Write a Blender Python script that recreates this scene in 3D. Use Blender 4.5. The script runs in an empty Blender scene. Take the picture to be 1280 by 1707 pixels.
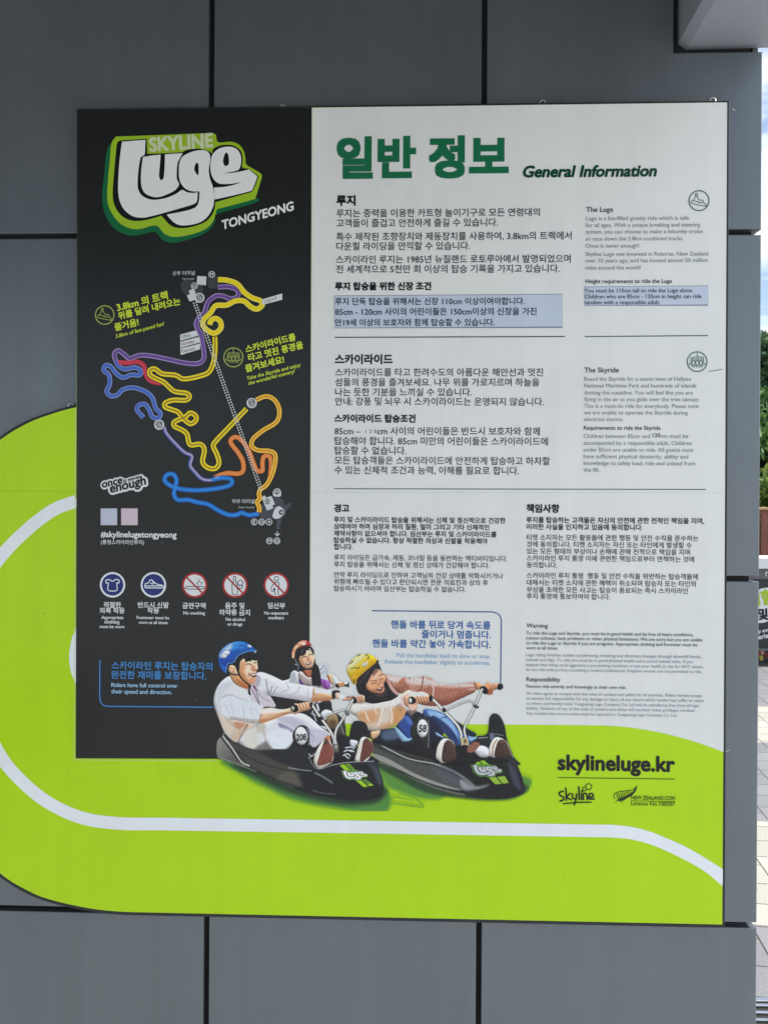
import bpy, bmesh, math, random
import numpy as np
from mathutils import Vector, Matrix
from mathutils.geometry import tessellate_polygon

random.seed(5)
scene = bpy.context.scene
COL = scene.collection
R = math.radians

# ---------------------------------------------------------------- camera
# the wall is the plane y = 0 (the print of the board), z up, x along the wall; the eye is 1.6 m up
F_PX, W_PX, H_PX = 1400.0, 1280.0, 1707.0
MPP = 1.39e-3
DIST = MPP*F_PX
EYE = 1.60
YAW, PITCH, ROLL = R(2.0242), R(0.0853), R(0.3473)

def rot():
    c, s = math.cos(YAW), math.sin(YAW); ry = np.array([[c, 0, s], [0, 1, 0], [-s, 0, c]])
    c, s = math.cos(PITCH), math.sin(PITCH); rx = np.array([[1, 0, 0], [0, c, -s], [0, s, c]])
    c, s = math.cos(ROLL), math.sin(ROLL); rz = np.array([[c, -s, 0], [s, c, 0], [0, 0, 1]])
    return rz@rx@ry
RM = rot()
cam_data = bpy.data.cameras.new("camera")
cam = bpy.data.objects.new("camera", cam_data); COL.objects.link(cam)
ax = [Vector((r[0], r[2], -r[1])) for r in RM]      # right, down, forward in the world
m = Matrix((ax[0], -ax[1], -ax[2])).transposed().to_4x4()
m.translation = Vector((0, -DIST, EYE))
cam.matrix_world = m
cam_data.sensor_width = 36; cam_data.sensor_fit = 'AUTO'; cam_data.lens = F_PX/H_PX*36
cam_data.clip_start = .05; cam_data.clip_end = 600
scene.camera = cam

# ---------------------------------------------------------------- light and exposure
SUN_EL, SUN_AZ = R(40), R(87)       # azimuth from +y towards +x
world = bpy.data.worlds.new("World"); scene.world = world; world.use_nodes = True
nt = world.node_tree; nt.nodes.clear()
out = nt.nodes.new("ShaderNodeOutputWorld"); bg = nt.nodes.new("ShaderNodeBackground")
sky = nt.nodes.new("ShaderNodeTexSky"); sky.sky_type = 'NISHITA'; sky.sun_disc = False
sky.sun_elevation = SUN_EL; sky.sun_rotation = SUN_AZ; sky.air_density = 1.0; sky.dust_density = 1.5; sky.ozone_density = 1.0
tc = nt.nodes.new("ShaderNodeTexCoord"); mp = nt.nodes.new("ShaderNodeMapping"); mp.inputs['Scale'].default_value = (1, 1, 3.2)
nz = nt.nodes.new("ShaderNodeTexNoise"); nz.inputs['Scale'].default_value = 2.6; nz.inputs['Detail'].default_value = 7; nz.inputs['Roughness'].default_value = .58
rp = nt.nodes.new("ShaderNodeValToRGB"); rp.color_ramp.elements[0].position = .47; rp.color_ramp.elements[1].position = .68
mx = nt.nodes.new("ShaderNodeMixRGB"); mx.inputs['Color2'].default_value = (11.2, 11.5, 11.8, 1)
nt.links.new(tc.outputs['Generated'], mp.inputs['Vector']); nt.links.new(mp.outputs['Vector'], nz.inputs['Vector'])
nt.links.new(nz.outputs['Fac'], rp.inputs['Fac']); nt.links.new(rp.outputs['Color'], mx.inputs['Fac'])
nt.links.new(sky.outputs['Color'], mx.inputs['Color1']); nt.links.new(mx.outputs['Color'], bg.inputs['Color'])
bg.inputs['Strength'].default_value = .125
nt.links.new(bg.outputs['Background'], out.inputs['Surface'])
sun_data = bpy.data.lights.new("sun", 'SUN'); sun_data.energy = 4.6; sun_data.angle = R(.5); sun_data.color = (1, .965, .92)
sun = bpy.data.objects.new("sun", sun_data); COL.objects.link(sun)
sd = Vector((math.sin(SUN_AZ)*math.cos(SUN_EL), math.cos(SUN_AZ)*math.cos(SUN_EL), math.sin(SUN_EL)))
sun.rotation_euler = sd.to_track_quat('Z', 'Y').to_euler()
scene.view_settings.view_transform = 'Standard'; scene.view_settings.look = 'None'
scene.view_settings.gamma = 1; scene.view_settings.exposure = 0.58
scene.cycles.max_bounces = 8; scene.cycles.diffuse_bounces = 4

# ---------------------------------------------------------------- helpers
def px(x, y, Y=0.0):
    """the point of the plane y = Y that photograph pixel (x, y) falls on"""
    d = RM.T@np.array([(x-W_PX/2)/F_PX, (y-H_PX/2)/F_PX, 1.0])
    t = (DIST+Y)/d[2]
    return (d[0]*t, EYE-d[1]*t)

def tag(o, label=None, cat=None, group=None, kind=None):
    for k, v in (("label", label), ("category", cat), ("group", group), ("kind", kind)):
        if v: o[k] = v
    return o

def empty(name, loc=(0, 0, 0), rz=0):
    o = bpy.data.objects.new(name, None); COL.objects.link(o); o.location = loc; o.rotation_euler = (0, 0, rz); o.empty_display_size = .2
    return o

def link(name, verts, faces, mat, parent=None, smooth=False):
    me = bpy.data.meshes.new(name)
    me.from_pydata([tuple(v) for v in verts], [], [tuple(f) for f in faces]); me.update()
    if mat: me.materials.append(mat)
    if smooth: me.polygons.foreach_set("use_smooth", [True]*len(me.polygons))
    o = bpy.data.objects.new(name, me); COL.objects.link(o)
    if parent: o.parent = parent
    return o

class MB:
    """collects simple solids into one mesh"""
    def __init__(s): s.v, s.f = [], []
    def add(s, v, f):
        k = len(s.v); s.v += [tuple(p) for p in v]; s.f += [tuple(i+k for i in q) for q in f]
    def box(s, a, b, bev=0.0):
        bm = bmesh.new(); bmesh.ops.create_cube(bm, size=1)
        for v in bm.verts: v.co = Vector([a[i]+(b[i]-a[i])*(v.co[i]+.5) for i in range(3)])
        if bev: bmesh.ops.bevel(bm, geom=bm.edges[:], offset=bev, segments=2, affect='EDGES', profile=.5)
        s.bm(bm)
    def bm(s, bm, mat=None):
        bm.verts.ensure_lookup_table()
        s.add([(mat@v.co if mat else v.co.copy()) for v in bm.verts], [[v.index for v in f.verts] for f in bm.faces]); bm.free()
    def prism(s, loop, y0, y1, bev=0.0):
        """an (x, z) outline standing from y0 (front) to y1"""
        bm = bmesh.new()
        vs = [bm.verts.new((x, y0, z)) for x, z in loop]
        f = bm.faces.new(vs)
        ar = sum(loop[i-1][0]*loop[i][1]-loop[i][0]*loop[i-1][1] for i in range(len(loop)))
        if ar < 0: bmesh.ops.reverse_faces(bm, faces=[f])
        r = bmesh.ops.extrude_face_region(bm, geom=[f])
        for g in r['geom']:
            if isinstance(g, bmesh.types.BMVert): g.co.y = y1
        bmesh.ops.recalc_face_normals(bm, faces=bm.faces[:])
        if bev:
            bm.normal_update()
            ed = [e for e in bm.edges if all(abs(v.co.y-y0) < 1e-6 for v in e.verts)]
            bmesh.ops.bevel(bm, geom=ed, offset=bev, segments=2, affect='EDGES', profile=.5)
        s.bm(bm)
    def tube(s, pts, r, n=8):
        pts = [Vector(p) for p in pts]; rings = []
        for i, p in enumerate(pts):
            t = (pts[min(i+1, len(pts)-1)]-pts[max(i-1, 0)]).normalized()
            u = t.orthogonal().normalized() if i == 0 else (u-t*u.dot(t)).normalized()
            w = t.cross(u); rad = r[i] if isinstance(r, (list, tuple)) else r
            rings.append([p+(u*math.cos(a)+w*math.sin(a))*rad for a in (2*math.pi*k/n for k in range(n))])
        v = [q for g in rings for q in g]; f = []
        for i in range(len(rings)-1):
            for k in range(n): f.append((i*n+k, i*n+(k+1) % n, (i+1)*n+(k+1) % n, (i+1)*n+k))
        f.append(tuple(range(n))[::-1]); f.append(tuple((len(rings)-1)*n+k for k in range(n)))
        s.add(v, f)
    def build(s, name, mat, parent=None, smooth=False): return link(name, s.v, s.f, mat, parent, smooth)

# ---------------------------------------------------------------- materials
def lin(c):
    return tuple(((v/255)/12.92 if v/255 <= .04045 else ((v/255+.055)/1.055)**2.4) for v in c[:3])

def new_mat(name):
    m = bpy.data.materials.new(name); m.use_nodes = True
    return m, m.node_tree, m.node_tree.nodes["Principled BSDF"]

def noise(nt, scale, detail=4, rough=.5, coord='Object', stretch=None):
    t = nt.nodes.new("ShaderNodeTexCoord"); n = nt.nodes.new("ShaderNodeTexNoise")
    n.inputs['Scale'].default_value = scale; n.inputs['Detail'].default_value = detail; n.inputs['Roughness'].default_value = rough
    if stretch:
        q = nt.nodes.new("ShaderNodeMapping"); q.inputs['Scale'].default_value = stretch
        nt.links.new(t.outputs[coord], q.inputs['Vector']); nt.links.new(q.outputs['Vector'], n.inputs['Vector'])
    else: nt.links.new(t.outputs[coord], n.inputs['Vector'])
    return n

def ramp(nt, src, a, b, p0=.3, p1=.7, sock='Fac'):
    r = nt.nodes.new("ShaderNodeValToRGB")
    r.color_ramp.elements[0].position = p0; r.color_ramp.elements[1].position = p1
    r.color_ramp.elements[0].color = (*a, 1) if len(a) == 3 else a; r.color_ramp.elements[1].color = (*b, 1) if len(b) == 3 else b
    nt.links.new(src.outputs[sock], r.inputs['Fac'])
    return r

def bump(nt, bsdf, src, strength, dist, sock='Fac'):
    b = nt.nodes.new("ShaderNodeBump"); b.inputs['Strength'].default_value = strength; b.inputs['Distance'].default_value = dist
    nt.links.new(src.outputs[sock], b.inputs['Height']); nt.links.new(b.outputs['Normal'], bsdf.inputs['Normal'])

def mottled(name, c, spread=.08, scale=6, rough=.5, metal=0, bumps=None, rspread=.06, stretch=None, weather=0):
    m, nt, b = new_mat(name)
    n = noise(nt, scale, 6, .6, stretch=stretch)
    r = ramp(nt, n, tuple(v*(1-spread) for v in c), tuple(min(1, v*(1+spread)) for v in c))
    nt.links.new(r.outputs['Color'], b.inputs['Base Color'])
    if weather:
        # dust washed down in streaks, and a slightly different batch of paint on each sheet
        w1 = ramp(nt, noise(nt, 7, 6, .65, stretch=(3, 3, .12)), (1-weather,)*3, (1+weather*.6,)*3, .35, .7)
        w2 = ramp(nt, noise(nt, 55, 5, .7), (1-weather*.5,)*3, (1+weather*.3,)*3, .3, .62)
        oi = nt.nodes.new("ShaderNodeObjectInfo"); w3 = ramp(nt, oi, (.95,)*3, (1.05,)*3, 0, 1, 'Random'); col = r
        for w_ in (w1, w2, w3):
            q_ = nt.nodes.new("ShaderNodeMixRGB"); q_.blend_type = 'MULTIPLY'; q_.inputs['Fac'].default_value = 1
            nt.links.new(col.outputs['Color'], q_.inputs['Color1']); nt.links.new(w_.outputs['Color'], q_.inputs['Color2']); col = q_
        nt.links.new(col.outputs['Color'], b.inputs['Base Color'])
    n2 = noise(nt, scale*2.3, 4, .6)
    q = ramp(nt, n2, (rough-rspread,)*3, (rough+rspread,)*3); nt.links.new(q.outputs['Color'], b.inputs['Roughness'])
    b.inputs['Metallic'].default_value = metal
    if bumps: bump(nt, b, noise(nt, bumps[0], 3), bumps[1], bumps[2])
    return m

INKS = {}
def ink(c, gloss=.24):
    """printed vinyl under a thin laminate, in one ink"""
    k = (tuple(c), gloss)
    if k not in INKS:
        l = lin(c)
        m, nt, b = new_mat("vinyl_ink_%d_%d_%d" % tuple(c[:3]))
        n = noise(nt, 5, 5, .6)
        r = ramp(nt, n, tuple(v*.965 for v in l), tuple(min(1, v*1.03) for v in l)); w1 = ramp(nt, noise(nt, 6, 6, .65, stretch=(4, 4, .1)), (.978,)*3, (1.012,)*3, .35, .65); q_ = nt.nodes.new('ShaderNodeMixRGB'); q_.blend_type = 'MULTIPLY'; q_.inputs['Fac'].default_value = 1
        nt.links.new(r.outputs['Color'], q_.inputs['Color1']); nt.links.new(w1.outputs['Color'], q_.inputs['Color2']); nt.links.new(q_.outputs['Color'], b.inputs['Base Color'])
        b.inputs['Roughness'].default_value = gloss
        b.inputs['Specular IOR Level'].default_value = .36
        # the film lies a little unevenly: long faint ripples
        bump(nt, b, noise(nt, 9, 3, .5, stretch=(1, 1, .35)), .09, .02)
        INKS[k] = m
    return INKS[k]

# ---------------------------------------------------------------- flat print: fills, strokes, lettering
LAY = .0003
def smooth_c(pts, n=5):
    """closed curve through points; a point given twice is a corner"""
    k = len(pts); cs = [i for i in range(k) if tuple(pts[i]) == tuple(pts[(i+1) % k])]
    if not cs: return [tuple(p) for p in smooth_closed(pts, n)]
    r = list(pts[cs[0]+1:])+list(pts[:cs[0]+1]); out = []; seg = [r[0]]
    for p in r[1:]:
        if tuple(p) == tuple(seg[-1]):
            out += [tuple(q) for q in (smooth_open(seg, n) if len(seg) > 2 else seg)][:-1]; seg = [p]
        else: seg.append(p)
    out += [tuple(q) for q in (smooth_open(seg, n) if len(seg) > 2 else seg)]
    return out[:-1] if len(out) > 2 and np.allclose(out[0], out[-1]) else out
def smooth_o(pts, n=6): return [tuple(p) for p in smooth_open(pts, n)]

def fill(name, loops, col, lay, parent, raw=False):
    """one flat printed shape; loops[0] outline, others holes, in photograph pixels"""
    mb = MB()
    add_fill(mb, loops, lay)
    return mb.build(name, ink(col), parent)

def add_fill(mb, loops, lay, Y0=0.0):
    if not isinstance(loops[0][0], (tuple, list)): loops = [loops]
    vs = [[Vector((*px(x, y, Y0), 0)) for x, y in lp] for lp in loops]
    tris = tessellate_polygon(vs)
    flat = [v for lp in vs for v in lp]
    fs = []
    for t in tris:
        a, b, c = (flat[i] for i in t)
        fs.append(t if (b-a).cross(c-a).z > 0 else t[::-1])
    mb.add([(v.x, Y0-lay*LAY, v.y) for v in flat], fs)

def add_stroke(mb, pts, w, lay, smooth=True, closed=False, rise=0.0):
    p = np.array(smooth_c(pts) if closed and smooth else smooth_o(pts) if smooth and len(pts) > 2 else pts, float)
    n = len(p); v = []; f = []
    for i in range(n):
        a = p[(i-1) % n if closed else max(i-1, 0)]; b = p[(i+1) % n if closed else min(i+1, n-1)]
        t = (b-a)/(np.linalg.norm(b-a)+1e-9); q = np.array((-t[1], t[0]))
        k = 1.0
        if 0 < i < n-1 and not smooth:
            e = p[i]-p[i-1]; e /= np.linalg.norm(e)+1e-9
            k = 1/max(.4, abs(float(np.dot(e, t))))
        ww = w[i*(len(w)-1)//max(1, n-1)] if isinstance(w, (list, tuple)) else w
        for s in (1, -1):
            X, Z = px(*(p[i]+q*s*ww/2*k)); v.append((X, -(lay+rise*i/n)*LAY, Z))
    for i in range(n if closed else n-1):
        j = (i+1) % n
        f.append((2*i, 2*i+1, 2*j+1, 2*j))
    # keep faces towards the viewer
    a, b, c = (np.array(v[k]) for k in f[0][:3])
    if np.cross(b-a, c-a)[1] > 0: f = [q[::-1] for q in f]
    mb.add(v, f)

def strokes(name, lines, col, w, lay, parent, smooth=True, closed=False, rise=0.0):
    mb = MB()
    for k, l in enumerate(lines): add_stroke(mb, l, w, lay+.02*k, smooth, closed, rise)
    return mb.build(name, ink(col), parent)

def ring(x, y, r, n=36): return [(x+r*math.cos(2*math.pi*k/n), y+r*math.sin(2*math.pi*k/n)) for k in range(n)]

_tc = bpy.data.curves.new("lettering_source", 'FONT'); _tc.resolution_u = 3
_to = bpy.data.objects.new("lettering_source", _tc)
_ts = bpy.data.scenes.new("lettering_scratch"); _ts.collection.objects.link(_to)     # small scratch scene, removed at the end
_chars = {}                                       # one outline and advance for each character, typeset once
_tc.space_line = 4
def ensure_chars(s):
    new = sorted({c for c in s if c not in _chars and c != " "})
    if not new and " " in _chars: return
    rows = [c+"I" for c in new]+new+["I", "I I", "II"]
    _tc.body = "\n".join(rows)
    with bpy.context.temp_override(scene=_ts, view_layer=_ts.view_layers[0]): dg = bpy.context.evaluated_depsgraph_get()
    dg.update(); ev = _to.evaluated_get(dg); me = ev.to_mesh()
    v = np.zeros(len(me.vertices)*3); me.vertices.foreach_get("co", v); v = v.reshape(-1, 3)[:, :2].copy()
    fs = [tuple(p.vertices) for p in me.polygons]; ev.to_mesh_clear()
    n = len(rows)
    # the last three rows give the line pitch, the bar's own shape and the width of a space
    sp = ensure_chars.pitch
    row = np.round((-v[:, 1]+.35)/sp).astype(int)
    q = {k: np.nonzero(row == k)[0] for k in range(n)}
    rI = v[q[n-3], 0].max(); m_ = len(new)
    _chars[" "] = (np.zeros((0, 2)), [], (v[q[n-2], 0].max()-v[q[n-1], 0].max()))
    for k, c in enumerate(new):
        own = q[k+m_]; adv = v[q[k], 0].max()-rI
        back = {int(i): j for j, i in enumerate(own)}
        p = v[own].copy(); p[:, 1] += (k+m_)*sp
        f = [tuple(back[i] for i in t) for t in fs if t[0] in back]
        if f:
            e = p[f[0][1]]-p[f[0][0]]; g_ = p[f[0][2]]-p[f[0][0]]
            if e[0]*g_[1]-e[1]*g_[0] < 0: f = [t[::-1] for t in f]
        _chars[c] = (p, f, adv)
def _pitch():
    _tc.body = "I\nI"
    with bpy.context.temp_override(scene=_ts, view_layer=_ts.view_layers[0]): dg = bpy.context.evaluated_depsgraph_get()
    dg.update(); ev = _to.evaluated_get(dg); me = ev.to_mesh(); y = [p.co.y for p in me.vertices]; ev.to_mesh_clear()
    return max(y)-max(t for t in y if t < (max(y)+min(y))/2)
ensure_chars.pitch = _pitch()

def glyphs(s, shear=0.0):
    """outline faces of a line of text in em units"""
    ensure_chars(s)
    V, Fc, x, k = [], [], 0.0, 0
    for c in s:
        p, f, adv = _chars[c]
        if len(p):
            q = p.copy(); q[:, 0] += x+q[:, 1]*shear; V.append(q); Fc += [tuple(i+k for i in t) for t in f]; k += len(p)
        x += adv
    return np.concatenate(V), Fc

def add_text(mb, s, x0, y0, x1, y1=None, lay=6, bold=0.0, nb=6, shear=0.0, tall=1.0, Y0=0.0):
    v, f = glyphs(s, shear)
    P0 = np.array(px(x0, y0, Y0)); P1 = np.array(px(x1, y0 if y1 is None else y1, Y0))
    e = P1-P0
    if y1 is None: e[1] = 0
    L = np.linalg.norm(e); e /= L; nrm = np.array((-e[1], e[0]))
    w = v[:, 0].max()-v[:, 0].min(); k = L/w
    q = v.copy(); q[:, 0] -= v[:, 0].min()
    offs = [(bold*a, bold*b) for a in (-1, 0, 1) for b in (-1, 0, 1)] if nb == 0 else [(0, 0)] if not bold else [(bold*math.cos(2*math.pi*i/nb), bold*math.sin(2*math.pi*i/nb)) for i in range(nb)]
    for i, (ox, oy) in enumerate(offs):
        xy = P0+np.outer((q[:, 0]+ox)*k, e)+np.outer((q[:, 1]+oy)*k*tall, nrm)
        mb.add(np.column_stack([xy[:, 0], np.full(len(xy), Y0-(lay+.05*i)*LAY), xy[:, 1]]), f)

def text(name, rows, col, parent, lay=6, bold=0.0, nb=6, shear=0.0, tall=1.0):
    """rows: (words, x of the left end, y of the base line, x of the right end[, y there])"""
    mb = MB()
    for r in rows: add_text(mb, r[0], *r[1:4], r[4] if len(r) > 4 else None, lay, bold, nb, shear, tall)
    return mb.build(name, ink(col), parent)
# ================================================================ the printed picture, mixed as inks
# ---------------------------------------------------------------- printed picture
class Canvas:
    """the printed photograph on the board, mixed as ink values on a fine grid"""
    def __init__(s, x0, y0, x1, y1, d):
        s.x0, s.y0, s.d = x0, y0, d
        s.w, s.h = int((x1-x0)/d)+1, int((y1-y0)/d)+1
        s.rgb = np.zeros((s.h, s.w, 3)); s.a = np.zeros((s.h, s.w)); s.pid = np.zeros((s.h, s.w), int)
        s.part = 0
        s.X, s.Y = np.meshgrid(x0+np.arange(s.w)*d, y0+np.arange(s.h)*d)
        s.rng = np.random.default_rng(7)
    def box(s, p, m):
        lo, hi = p.min(0)-m, p.max(0)+m
        i0 = max(0, int((lo[0]-s.x0)/s.d)); i1 = min(s.w, int((hi[0]-s.x0)/s.d)+2)
        j0 = max(0, int((lo[1]-s.y0)/s.d)); j1 = min(s.h, int((hi[1]-s.y0)/s.d)+2)
        return slice(j0, max(j0, j1)), slice(i0, max(i0, i1))
    def dist(s, p, sl, closed):
        X, Y = s.X[sl], s.Y[sl]
        best = np.full(X.shape, 1e9); ins = np.zeros(X.shape, bool)
        n = len(p)
        for k in range(n if closed else n-1):
            a, b = p[k], p[(k+1) % n]
            ex, ey = b-a
            t = np.clip(((X-a[0])*ex+(Y-a[1])*ey)/(ex*ex+ey*ey+1e-12), 0, 1)
            best = np.minimum(best, (X-a[0]-t*ex)**2+(Y-a[1]-t*ey)**2)
            if closed:
                c = (a[1] > Y) != (b[1] > Y)
                ins ^= c & (X < ex*(Y-a[1])/(ey if abs(ey) > 1e-12 else 1e-12)+a[0])
        return np.sqrt(best)*np.where(ins, -1, 1)
    def put(s, sl, cov, col, clip, alpha, add=True):
        cov = cov*alpha
        if clip is not None: cov = cov*clip[sl]
        if isinstance(col[0], (tuple, list)):
            c0, c1, (ax, ay), (bx, by) = col
            t = np.clip(((s.X[sl]-ax)*(bx-ax)+(s.Y[sl]-ay)*(by-ay))/((bx-ax)**2+(by-ay)**2), 0, 1)[..., None]
            c = np.array(c0)*(1-t)+np.array(c1)*t
        else: c = np.array(col, float)
        s.rgb[sl] = s.rgb[sl]*(1-cov[..., None])+c*cov[..., None]
        if add:
            s.pid[sl] = np.where(cov > .45, s.part, s.pid[sl])
            s.a[sl] = np.maximum(s.a[sl], cov)
    def poly(s, pts, col, soft=.9, smooth=True, clip=None, alpha=1, add=True, vol=None):
        p = smooth_closed(pts, 4) if smooth else np.array(pts, float)
        sl = s.box(p, soft+1)
        d = s.dist(p, sl, True)
        cov = np.clip(.5-d/soft, 0, 1)
        s.put(sl, cov, col, clip, alpha, add)
        if vol is None: vol = .2 if smooth and soft <= 1.3 else 0
        if vol and d.shape[0] > 3 and d.shape[1] > 3 and -d.min() > 1.2:
            # the photographed form turns away at its edges: lit from above, darker below and at the rim
            k = min(5.0, max(1.5, -d.min()*.5)); ins = np.clip(-d, 0, None)
            dome = np.sqrt(np.clip(1-(1-np.clip(ins/(2.2*k), 0, 1))**2, 0, 1))*2.2*k
            for _ in range(3): dome = (dome+np.roll(dome, 1, 0)+np.roll(dome, -1, 0)+np.roll(dome, 1, 1)+np.roll(dome, -1, 1))/5
            gy, gx = np.gradient(dome, s.d); L = np.clip((-gx*-.35-gy*.9)*-1, -1.4, 1.4)
            m = cov*alpha*(clip[sl] if clip is not None else 1)
            f = 1+m*(vol*L*.9-vol*.9*np.exp(-ins/.9))
            s.rgb[sl] = np.clip(s.rgb[sl]*f[..., None], 0, 255)
        m = np.zeros((s.h, s.w)); m[sl] = cov
        return m
    def line(s, pts, w, col, soft=.8, smooth=True, clip=None, alpha=1, add=True):
        p = smooth_open(pts, 4) if smooth and len(pts) > 2 else np.array(pts, float)
        sl = s.box(p, w+soft+1)
        cov = np.clip(.5-(s.dist(p, sl, False)-w/2)/soft, 0, 1)
        s.put(sl, cov, col, clip, alpha, add)
    def speck(s, clip, amt, size=2, seed=0):
        r = np.random.default_rng(seed)
        n = r.normal(size=(s.h//size+2, s.w//size+2)).repeat(size, 0).repeat(size, 1)[:s.h, :s.w]
        n = (n+np.roll(n, 1, 0)+np.roll(n, 1, 1))/2
        s.rgb = np.clip(s.rgb+(n*amt*clip)[..., None], 0, 255)

def smooth_closed(pts, n):
    p = np.array(pts, float); out = []
    k = len(p)
    for i in range(k):
        a, b, c, d = p[i-1], p[i], p[(i+1) % k], p[(i+2) % k]
        for j in range(n):
            t = j/n
            out.append(.5*((2*b)+(c-a)*t+(2*a-5*b+4*c-d)*t*t+(3*b-a-3*c+d)*t**3))
    return np.array(out)

def smooth_open(pts, n):
    p = np.array(pts, float); p = np.vstack([2*p[0]-p[1], p, 2*p[-1]-p[-2]]); out = []
    for i in range(1, len(p)-2):
        a, b, c, d = p[i-1], p[i], p[i+1], p[i+2]
        for j in range(n):
            t = j/n
            out.append(.5*((2*b)+(c-a)*t+(2*a-5*b+4*c-d)*t*t+(3*b-a-3*c+d)*t**3))
    out.append(p[-2])
    return np.array(out)

def crop(ox, oy, k):
    """turns points read off an enlarged detail into photograph pixels"""
    return lambda *q: [(ox+q[i]/k, oy+q[i+1]/k) for i in range(0, len(q), 2)]

# outlines of the ride's logo, read off the enlarged photograph; a point given twice is a corner
LOGO_RIM = (232,150, 232,150, 300,148, 640,135, 738,132, 738,132, 752,145, 762,180, 830,177, 872,193, 895,226, 904,262, 908,295, 945,318, 985,344, 989,362, 989,362, 972,420, 955,474, 955,474, 900,490, 756,528, 756,528, 735,592, 690,635, 610,662, 530,672, 478,652, 440,612, 350,632, 288,622, 240,590, 200,530, 186,470, 190,380, 200,270, 208,185)
LOGO_OUTL = (240,180, 262,170, 262,170, 392,162, 392,162, 394,240, 394,240, 470,238, 578,231, 578,231, 602,220, 660,213, 718,228, 730,240, 738,214, 782,195, 838,196, 878,222, 890,262, 888,312, 916,317, 972,356, 972,356, 958,400, 938,438, 938,438, 748,492, 748,492, 740,540, 702,590, 640,616, 575,627, 520,616, 484,580, 468,562, 468,562, 380,586, 310,587, 255,557, 222,502, 215,440, 222,340, 232,230)
LOGO_L = (264,177, 264,177, 386,168, 386,168, 384,200, 381,244, 362,258, 352,300, 345,370, 346,420, 362,452, 392,472, 432,480, 492,470, 545,448, 575,428, 600,440, 632,444, 656,440, 656,440, 654,478, 640,500, 560,525, 470,551, 410,566, 370,573, 320,565, 275,531, 250,480, 243,420, 247,320, 256,230)
LOGO_U = (372,257, 372,257, 420,249, 464,245, 464,245, 460,300, 456,358, 467,378, 480,362, 485,300, 487,243, 487,243, 530,240, 579,237, 579,237, 560,270, 550,300, 548,370, 560,398, 540,428, 500,450, 450,466, 410,460, 378,440, 363,400, 363,330)
LOGO_G = (590,246, 640,226, 690,222, 716,238, 722,270, 714,320, 720,370, 738,420, 742,470, 735,520, 705,570, 660,600, 590,613, 545,605, 515,580, 495,556, 495,556, 570,542, 640,522, 662,490, 666,436, 666,436, 620,434, 585,415, 562,375, 559,310, 568,270)
LOGO_G_HOLE = (648,289, 660,294, 661,340, 657,352, 646,340, 638,318)
LOGO_E = (736,240, 770,212, 820,203, 862,218, 881,255, 880,298, 866,325, 830,334, 790,344, 790,344, 860,336, 922,322, 922,322, 966,358, 966,358, 952,400, 936,433, 936,433, 840,457, 744,478, 744,478, 742,416, 742,416, 800,412, 850,400, 886,388, 886,388, 820,397, 765,394, 735,365, 722,320, 725,275)
LOGO_E_HOLE = (800,236, 814,242, 819,280, 813,300, 796,302, 788,275)

def cart_logo(c, T, pale):
    """the logo as it is stuck, slanted, on the nose of a cart"""
    def pl(q, col): c.poly(smooth_c([T(q[i], q[i+1]) for i in range(0, len(q), 2)], 3), col, .8, False, vol=0)
    pl(LOGO_RIM, (96, 150, 64)); pl(LOGO_OUTL, (26, 29, 32))
    for q in (LOGO_L, LOGO_U, LOGO_G, LOGO_E): pl(q, pale)
    pl(LOGO_G_HOLE, (30, 32, 36)); pl(LOGO_E_HOLE, (30, 32, 36))
    for q in ((346,262, 346,420, 392,472, 492,470, 575,426), (556,300, 560,390, 622,438), (726,300, 742,372, 800,402, 880,388)):
        c.line([T(q[i], q[i+1]) for i in range(0, len(q), 2)], .8, (30, 32, 36), .8)

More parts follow.
